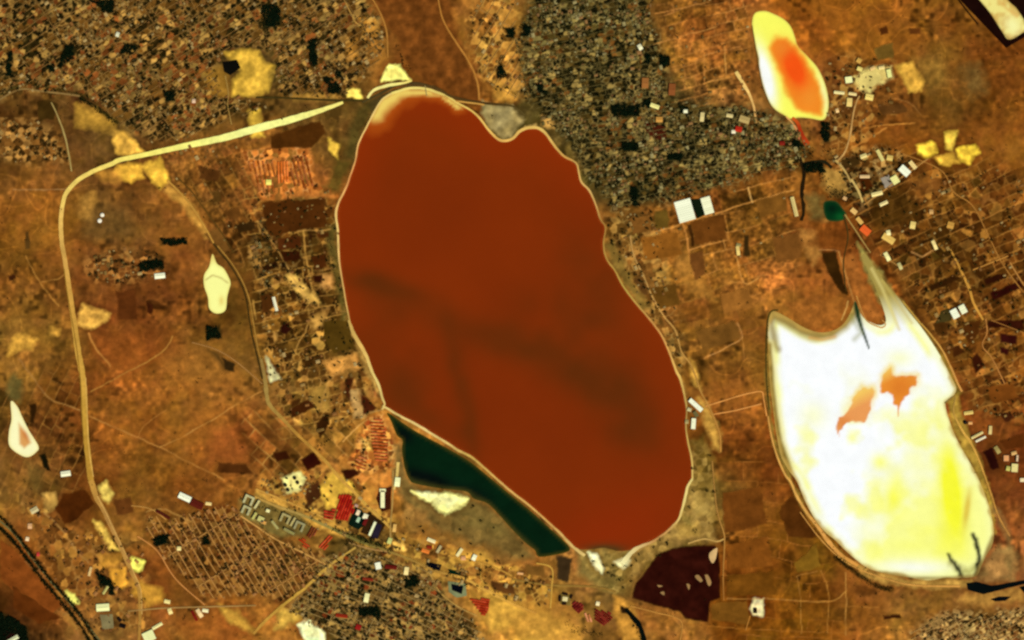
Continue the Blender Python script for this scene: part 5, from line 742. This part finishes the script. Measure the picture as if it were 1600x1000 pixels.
tank(160, 336, 3, 9, (252, 240, 205), 'white round tank on the dark olive ground inside the highway loop', 'white tanks inside the highway loop'); tank(156, 345, 3.2, 9, (250, 238, 205), 'white round tank on the dark olive ground inside the highway loop', 'white tanks inside the highway loop')
for cx, cy in [(460.5, 747), (446, 758), (450, 765.5), (465, 754)]: tank(cx, cy, 2.7, 8, (34, 22, 10), 'black round tank on the pale yellow yard above the apartment estate', 'black tanks on the yellow yard')
tank(1508, 660, 3, 8, (18, 12, 8), 'black round tank beside the cream sheds east of the salt lake', 'black tank east of the salt lake')
for cx, cy, w, d, a in [(875, 935, 3, 9, 5), (883, 928, 8, 3, 12), (892.5, 932, 3, 6, 25), (881.5, 943, 6, 4, 0)]: building('courtyard_hall', cx, cy, w, d, a, 7, (30, 12, 6), 'black-roofed hall round the small white court west of the maroon terraces', 'hall', 'gable', 'black halls round the white court')
building('court_pavilion', 883, 936, 8, 7, 8, 5, (235, 215, 165), 'small white pavilion enclosed by black-roofed halls', 'pavilion', 'flat')

# ---------------------------------------------------------------- houses and streets
def taken(x, y, m=0):
    for cx, cy, r in FOOT:
        if (x - cx) ** 2 + (y - cy) ** 2 < (r + m) ** 2: return True
    return False
houses = []; trees = []; street_quads = {}
WMASK = np.zeros((1001, 1601), bool)
for w_ in WATERS + PARK:
    q_ = np.array(w_); x0, y0 = np.clip(q_.min(0).astype(int), 0, [1600, 1000]); x1, y1 = np.clip(q_.max(0).astype(int) + 2, 0, [1601, 1001])
    mx_, my_ = np.meshgrid(np.arange(x0, x1), np.arange(y0, y1)); WMASK[y0:y1, x0:x1] |= inpoly(mx_, my_, w_[::4] if len(w_) > 200 else w_)
def wet(x, y):
    i, j = int(round(y)), int(round(x)); return 0 <= i <= 1000 and 0 <= j <= 1600 and WMASK[i, j]
for di, (dn, poly, ang, ss, hs, hd, td, pal, phrase) in enumerate(DIST):
    a = math.radians(ang); d = np.array([math.cos(a), math.sin(a)]); n = np.array([-d[1], d[0]]); q = np.array(poly)
    s0, s1 = (q @ n).min(), (q @ n).max(); t0, t1 = (q @ d).min(), (q @ d).max(); s = s0 + ss * .5; sq = []
    q_ = np.array(poly); bx0, by0 = q_.min(0) - 2; mw, mh = (np.ptp(q_, axis=0) + 4).astype(int) + 1
    mX, mY = np.meshgrid(bx0 + np.arange(mw), by0 + np.arange(mh)); DM = inpoly(mX + 7 * fbm(mX, mY, 40, 66 + di, 2), mY + 7 * fbm(mX, mY, 40, 67 + di, 2), poly)
    dmask = lambda p: 0 <= p[1] - by0 < mh and 0 <= p[0] - bx0 < mw and bool(DM[int(p[1] - by0), int(p[0] - bx0)])
    dens = lambda p: min(1, max(.12, .5 + .7 * float(vnoise(p[0], p[1], 26, 980)) + .35 * float(vnoise(p[0], p[1], 9, 985))))
    bend = lambda t, s_: 3.0 * float(fbm(t, s_, 120, 900 + di, 2))
    while s < s1:
        for t in np.arange(t0, t1, hs):
            for side in (-1, 1):
                tt = t + random.uniform(-.35, .35) * hs; off = side * ss * random.uniform(.2, .32)
                p = tt * d + (s + off + bend(tt, s)) * n
                if not (-12 < p[0] < 1612 and -12 < p[1] < 1012) or not dmask(p) or wet(*p): continue
                r = random.random()
                if r < hd * dens(p) * .62 and not taken(p[0], p[1]):
                    big = random.random()
                    w_ = random.uniform(9, 17) if big > .15 else random.uniform(18, 27)
                    houses.append((p[0], p[1], w_, w_ * random.uniform(.6, .85), ang + (90 if random.random() < .4 else 0) + random.uniform(-5, 5), random.uniform(2.8, 4.2) if big > .12 else 6.5, random.choice(pal), di))
                if random.random() < td * .22:
                    u = p + n * random.uniform(-.25, .25) * ss + d * random.uniform(-.4, .4) * hs
                    if not taken(u[0], u[1]): trees.append((u[0], u[1], random.uniform(3.4, 8.0), di))
        st = np.arange(t0, t1, 6.0); pp = np.array([t * d + (s + bend(t, s)) * n for t in st])
        ok = inpoly(pp[:, 0], pp[:, 1], poly) & (pp[:, 0] > -12) & (pp[:, 0] < 1612) & (pp[:, 1] > -12) & (pp[:, 1] < 1012)
        ok &= np.array([not wet(*p) for p in pp])
        for i in range(len(pp) - 1):
            if ok[i] and ok[i + 1]: sq.append((pp[i], pp[i + 1], n))
        s += ss * random.uniform(.85, 1.15)
    if dn in PL:
        for cx_, cy_, hh in plot_centres(poly, ang, PL[dn][0], PL[dn][1], 61 + di):       # gardens grown over with trees
            if hh < PL[dn][2][0][0] * .85 and dmask((cx_, cy_)) and not wet(cx_, cy_) and not taken(cx_, cy_):
                for _ in range(random.choice((2, 3, 3, 4))): trees.append((cx_ + random.gauss(0, 1.2), cy_ + random.gauss(0, 1.0), random.uniform(4.5, 8.5), di))
    # cross lanes
    for t in np.arange(t0 + 10, t1, hs * 13):
        st = np.arange(s0, s1, 6.0); pp = np.array([t * d + s_ * n for s_ in st]); ok = inpoly(pp[:, 0], pp[:, 1], poly) & np.array([not wet(*p) for p in pp])
        for i in range(len(pp) - 1):
            if ok[i] and ok[i + 1]: sq.append((pp[i], pp[i + 1], d))
    if sq and not (dn.startswith('plots') or dn in ('corridor', 'hamlet', 'strip', 'westside', 'eastside')):
        hw = {'village': .75, 'nw': .55, 'east': .42, 'south': .5}.get(dn, .5); v, c = [], []
        sc_ = {'village': (186, 132, 64), 'nw': (136, 98, 46), 'east': (104, 88, 44), 'south': (160, 128, 70), 'southeast': (180, 138, 74)}.get(dn, (165, 122, 60))
        z = nextz(.35, .008)
        for p1, p2, nn in sq: v += [W(p1 + nn * hw, z), W(p2 + nn * hw, z), W(p2 - nn * hw, z), W(p1 - nn * hw, z)]
        obj('street_network', quadmesh('street_network', np.array(v), np.arange(len(v)).reshape(-1, 4), K(sc_), 'road_dirt'), kind='structure')
# parks, tree belts and scattered trees
for pi_, poly in enumerate(PARK):
    q = np.array(poly); ar = (np.ptp(q[:, 0]) * np.ptp(q[:, 1]))
    for _ in range(int(ar / 2.0) + 6):
        x, y = random.uniform(q[:, 0].min(), q[:, 0].max()), random.uniform(q[:, 1].min(), q[:, 1].max())
        if inpoly(x + 3.5 * float(fbm(x, y, 9, 71, 2)), y + 3.5 * float(fbm(x, y, 9, 73, 2)), poly) and not taken(x, y, -1): trees.append((x, y, random.uniform(4.8, 8.5), -10 - pi_))
def belt(pts, wd, n, r=(3.5, 6), gap=None):
    p = np.array(smooth(P(pts), step=2))
    for _ in range(n):
        i = random.randrange(len(p)); trees.append((p[i, 0] + random.gauss(0, wd), p[i, 1] + random.gauss(0, wd), random.uniform(*r), -2))
belt("-8,800 16,822 46,862 78,904 104,934 128,964 152,1004", 1.5, 620, (4, 7)); belt("-8,818 16,840 44,876 78,920 102,948 126,978 142,1004", 1.6, 620, (4, 7))
belt("126,155 150,168 182,191", 2.4, 110, (4, 6.5)); belt("0,148 40,132 90,140 140,152", 1.5, 80, (3, 5)); belt("1306,870 1340,896 1368,914 1394,922", 2.6, 160, (3, 5)); belt("1262,262 1280,270 1296,290 1300,305", 4, 70); belt("1308,300 1330,308 1326,312", 3, 50)
belt("520,825 560,838 600,856 612,862", 2.2, 110, (3.5, 6)); belt("540,850 590,846 606,852", 2.4, 60); belt("376,775 392,800 420,838", 1.5, 40); belt("404,793 440,800 484,822", 1.6, 60, (3, 5)); belt("498,700 512,690 520,670", 2, 20); belt("330,520 340,524", 3, 20); belt("700,896 720,904 730,915", 1.2, 24); belt("990,975 1004,1000", 2, 30); belt("1380,398 1394,404", 1.5, 18); belt("1200,500 1198,560 1200,620", .6, 60, (2, 3.5)); belt("893,985 940,992", 2, 30); belt("885,975 930,990", 3, 30, (3, 5)); belt("1230,205 1245,232 1270,240", 4, 50); belt("1286,228 1300,246", 4, 30); belt("440,118 470,125 500,130", 5, 40); belt("620,70 630,98 640,110", 1.6, 26); belt("1018,318 1080,308", 2, 36, (3, 5)); belt("516,372 522,420 528,450", 1.0, 40, (2.5, 4)); belt("546,660 560,690", 6, 14, (2.5, 4)); belt("1332,384 1342,392", 1.5, 8)
for _ in range(1500):                        # single trees and bushes on the open land
    x, y = random.uniform(0, 1600), random.uniform(0, 1000)
    if not wet(x, y) and float(fbm(x, y, 90, 955, 2)) > .12 and not taken(x, y): 
        for _k in range(random.choice((1, 1, 2, 4))): trees.append((x + random.gauss(0, 1.5), y + random.gauss(0, 1.5), random.uniform(2.4, 5.2), -3))

MARKS = [(184, 54, 'small white hall of the northern old town'), (106, 88, 'triangular black grove of the old town'), (361, 106, 'black square pond in the yellow field'), (487, 82, 'tall narrow grove of the northern quarter'), (425, 24, 'grove at the crossroads of the northern quarter'), (157, 10, 'grove at the old town\'s upper edge'), (264, 150, 'clump at the old town\'s southern edge'), (512, 125, 'black clump by the highway\'s eastern end'),
 (1000, 74, 'white hall in the upper part of the dense town'), (1008, 130, 'terracotta courtyard hall'), (1023, 166, 'cream-yellow hall'), (1030, 187, 'tan hall on the maroon plot'), (1097, 183, 'upright pale hall'), (1154, 202, 'bright red roofed hall'), (975, 174, 'long grove across the dense town'), (985, 229, 'lower grove of the dense town'), (992, 307, 'narrow grove beside the greenhouses'), (845, 140, 'grove at the lake-head side'), (1054, 246, 'clump at the dense town\'s southern edge'),
 (591, 884, 'bright white hall of the southern town'), (635, 892, 'cream hall of the southern town'), (573, 934, 'cream-white hall amid the southern town'), (534, 962, 'brick-red long roof'), (560, 980, 'crimson square roof'), (280, 857, 'bright cream hall of the gridded village'), (308, 788, 'dark red warehouse'), (322, 844, 'round grove of the gridded village'), (255, 804, 'long maroon hall')]
# one house mesh per roof colour for the houses kept as individuals
houses.sort(key=lambda h: -h[2] * h[3] * (1.0 if 0 < h[0] < 1600 and 0 < h[1] < 1000 else 0))
NI = 300; hm = {}
def wordfor(c):
    return 'cream' if c[0] > 180 else 'tan' if c[0] > 145 else 'brown'
for (x, y, w_, d_, an, h, col, di) in houses[:NI]:
    key = (col, h > 5)
    if key not in hm: hm[key] = (mesh('wall', *prism(1, 1, 0, 1, False), K(150, 132, 92), 'plaster'), mesh('roof', *gable(1, 1, 1, .45, .04), K(col), 'roofing'))
    o = obj('house', None, None, W((x, y)), math.radians(-an)); wc = ('large ' if w_ > 21 else 'mid-sized ') + wordfor(col); ph_ = DIST[di][8]
    near = min(((x - bx_) ** 2 + (y - by_) ** 2, lb_) for bx_, by_, lb_ in MARKS)
    if near[0] < 45 ** 2: ph_ = 'near the ' + near[1]
    else: near = None
    o['label'] = '%s-roofed house %s' % (wc, ph_); o['category'] = 'house'; o['group'] = '%s roofed houses %s' % (wc, ph_)
    for nm, me in zip(('wall', 'roof'), hm[key]):
        c = obj(nm, me, o); c.scale = (w_, d_, h)
for dj, dd in enumerate(DIST):              # every other house: one object per district
    hs_ = [h for h in houses[NI:] if h[7] == dj]
    if not hs_: continue
    V, C, F = [], [], []
    for (x, y, w_, d_, an, h, col, di) in hs_:
        ca, sa = math.cos(math.radians(-an)), math.sin(math.radians(-an)); ox_, oy_, _ = W((x, y)); b = len(V); r = h * .45; o_ = .5
        loc = [(-w_ / 2, -d_ / 2, 0), (w_ / 2, -d_ / 2, 0), (w_ / 2, d_ / 2, 0), (-w_ / 2, d_ / 2, 0), (-w_ / 2, -d_ / 2, h), (w_ / 2, -d_ / 2, h), (w_ / 2, d_ / 2, h), (-w_ / 2, d_ / 2, h)]
        rf = gable(w_, d_, h, r, o_); loc += rf[0]
        V += [(ox_ + ca * p - sa * q_, oy_ + sa * p + ca * q_, z) for p, q_, z in loc]; j = random.uniform(.6, 1.0)
        C += [K(150, 132, 92)] * 8 + [np.clip(K(col) * j, 0, .9)] * 6
        F += [tuple(b + i for i in f) for f in BOX] + [tuple(b + 8 + i for i in f) for f in rf[1]]
    me = bpy.data.meshes.new('small_houses'); me.from_pydata(V, [], F); setcol(me, np.array(C)); me.materials.append(LIB['roofing'])
    obj('small_houses', me, kind='stuff', label='mass of small roofs %s' % dd[8], category='houses')

# ---------------------------------------------------------------- trees
def crown_points(n, rng):
    """leaf clumps spread through an uneven crown: n quads, unit radius"""
    V, C = [], []
    lobes = [(rng.normal(0, .34, 3) * (1, 1, .6), rng.uniform(.42, .7)) for _ in range(5)]
    for i in range(n):
        c, r = lobes[i % 5]; v = rng.normal(size=3); v /= np.linalg.norm(v); p = c + v * r * rng.uniform(.55, 1.0); p[2] = p[2] * .85 + 1.25
        a = rng.normal(size=3); a /= np.linalg.norm(a); nrm = v * .6 + a * .5 + np.array((0, 0, .35)); nrm /= np.linalg.norm(nrm)
        t = np.cross(nrm, rng.normal(size=3)); t /= np.linalg.norm(t); b = np.cross(nrm, t); s = rng.uniform(.2, .36)
        V += [p + t * s, p + b * s * .8, p - t * s, p - b * s * .8]; C += [rng.uniform(.6, 1.35)] * 4
    return np.array(V), np.array(C)
TR = np.random.default_rng(5)
BIG = [crown_points(64, TR) for _ in range(5)]; SMALL = [crown_points(22, TR) for _ in range(8)]
def trunk_geo():
    n = 6; prof = [(0, .1), (.5, .07), (1.0, .045)]; V, F = [], []
    for z, r in prof: V += [(r * math.cos(2 * math.pi * i / n), r * math.sin(2 * math.pi * i / n), z) for i in range(n)]
    for j in range(2): F += [(j * n + i, j * n + (i + 1) % n, (j + 1) * n + (i + 1) % n, (j + 1) * n + i) for i in range(n)]
    for k in range(3):
        a = 2.1 * k; dx, dy = math.cos(a), math.sin(a); b = len(V); V += [(-dy * .035, dx * .035, .7), (dy * .035, -dx * .035, .7), (0, 0, .78), (dx * .5, dy * .5, 1.25)]; F += [(b, b + 1, b + 3), (b + 1, b + 2, b + 3), (b + 2, b, b + 3)]
    return V, F
TK = trunk_geo()
LEAF = {-1: (14, 26, 10), -2: (22, 28, 8), -3: (50, 36, 10)}
def leafcol(k):
    if k <= -10: return LEAF[-1]
    if k in LEAF: return LEAF[k]
    return {'east': (27, 30, 9), 'nw': (28, 28, 8), 'south': (28, 30, 10)}.get(DIST[k][0], (46, 40, 12))
def where(k, x, y):
    if k >= 0: return DIST[k][8]
    if k == -2: return 'in a dark tree belt along a road or track'
    return PNAME[-10 - k]
trees.sort(key=lambda t: -t[2] * (0 if t[3] == -3 else 1 if 0 < t[0] < 1600 and 0 < t[1] < 1000 else 0)); cm = {}; tm = mesh('trunk', TK[0], TK[1], K(74, 58, 38), 'bark')
for i, (x, y, r, k) in enumerate(trees[:300]):
    lc = leafcol(k); key = (lc, i % 5)
    if key not in cm:
        V, C = BIG[i % 5]; cm[key] = quadmesh('crown', V, np.arange(len(V)).reshape(-1, 4), np.clip(K(lc) * C[:, None], .001, .5), 'leaves')
    o = obj('tree', None, None, W((x, y)), random.uniform(0, 6.28)); ph = where(k, x, y)
    o['label'] = 'dark green broadleaf tree %s' % ph; o['category'] = 'tree'; o['group'] = 'trees %s' % ph
    a = obj('trunk', tm, o); b = obj('crown', cm[key], o); a.scale = (r, r, r * 1.1); b.scale = (r, r, r)
bucket = {}
for t in trees[300:]: bucket.setdefault('open' if t[3] == -3 else 'town' if t[3] >= 0 else 'wood', []).append(t)
for bk, ts in bucket.items():
    V, C = [], []
    for (x, y, r, k) in ts:
        v, c = SMALL[random.randrange(8)]; a = random.uniform(0, 6.28); ca, sa = math.cos(a), math.sin(a)
        q = np.stack([v[:, 0] * ca - v[:, 1] * sa, v[:, 0] * sa + v[:, 1] * ca, v[:, 2]], 1) * r + np.array(W((x, y))) - np.array((0, 0, .3 * r)); V.append(q); C.append(np.clip(K(leafcol(k)) * c[:, None] * random.uniform(.7, 1.4), .001, .5))
    V = np.concatenate(V); C = np.concatenate(C)
    obj({'open': 'scrub', 'town': 'garden_trees', 'wood': 'woodland'}[bk], quadmesh('foliage', V, np.arange(len(V)).reshape(-1, 4), C, 'leaves'), kind='stuff', label={'open': 'scattered low scrub over the open brown land', 'town': 'mass of small garden trees between the town houses', 'wood': 'mass of dark trees filling the belts and clumps'}[bk], category='trees')
print('houses', len(houses), 'trees', len(trees), 'objects', len(bpy.data.objects))
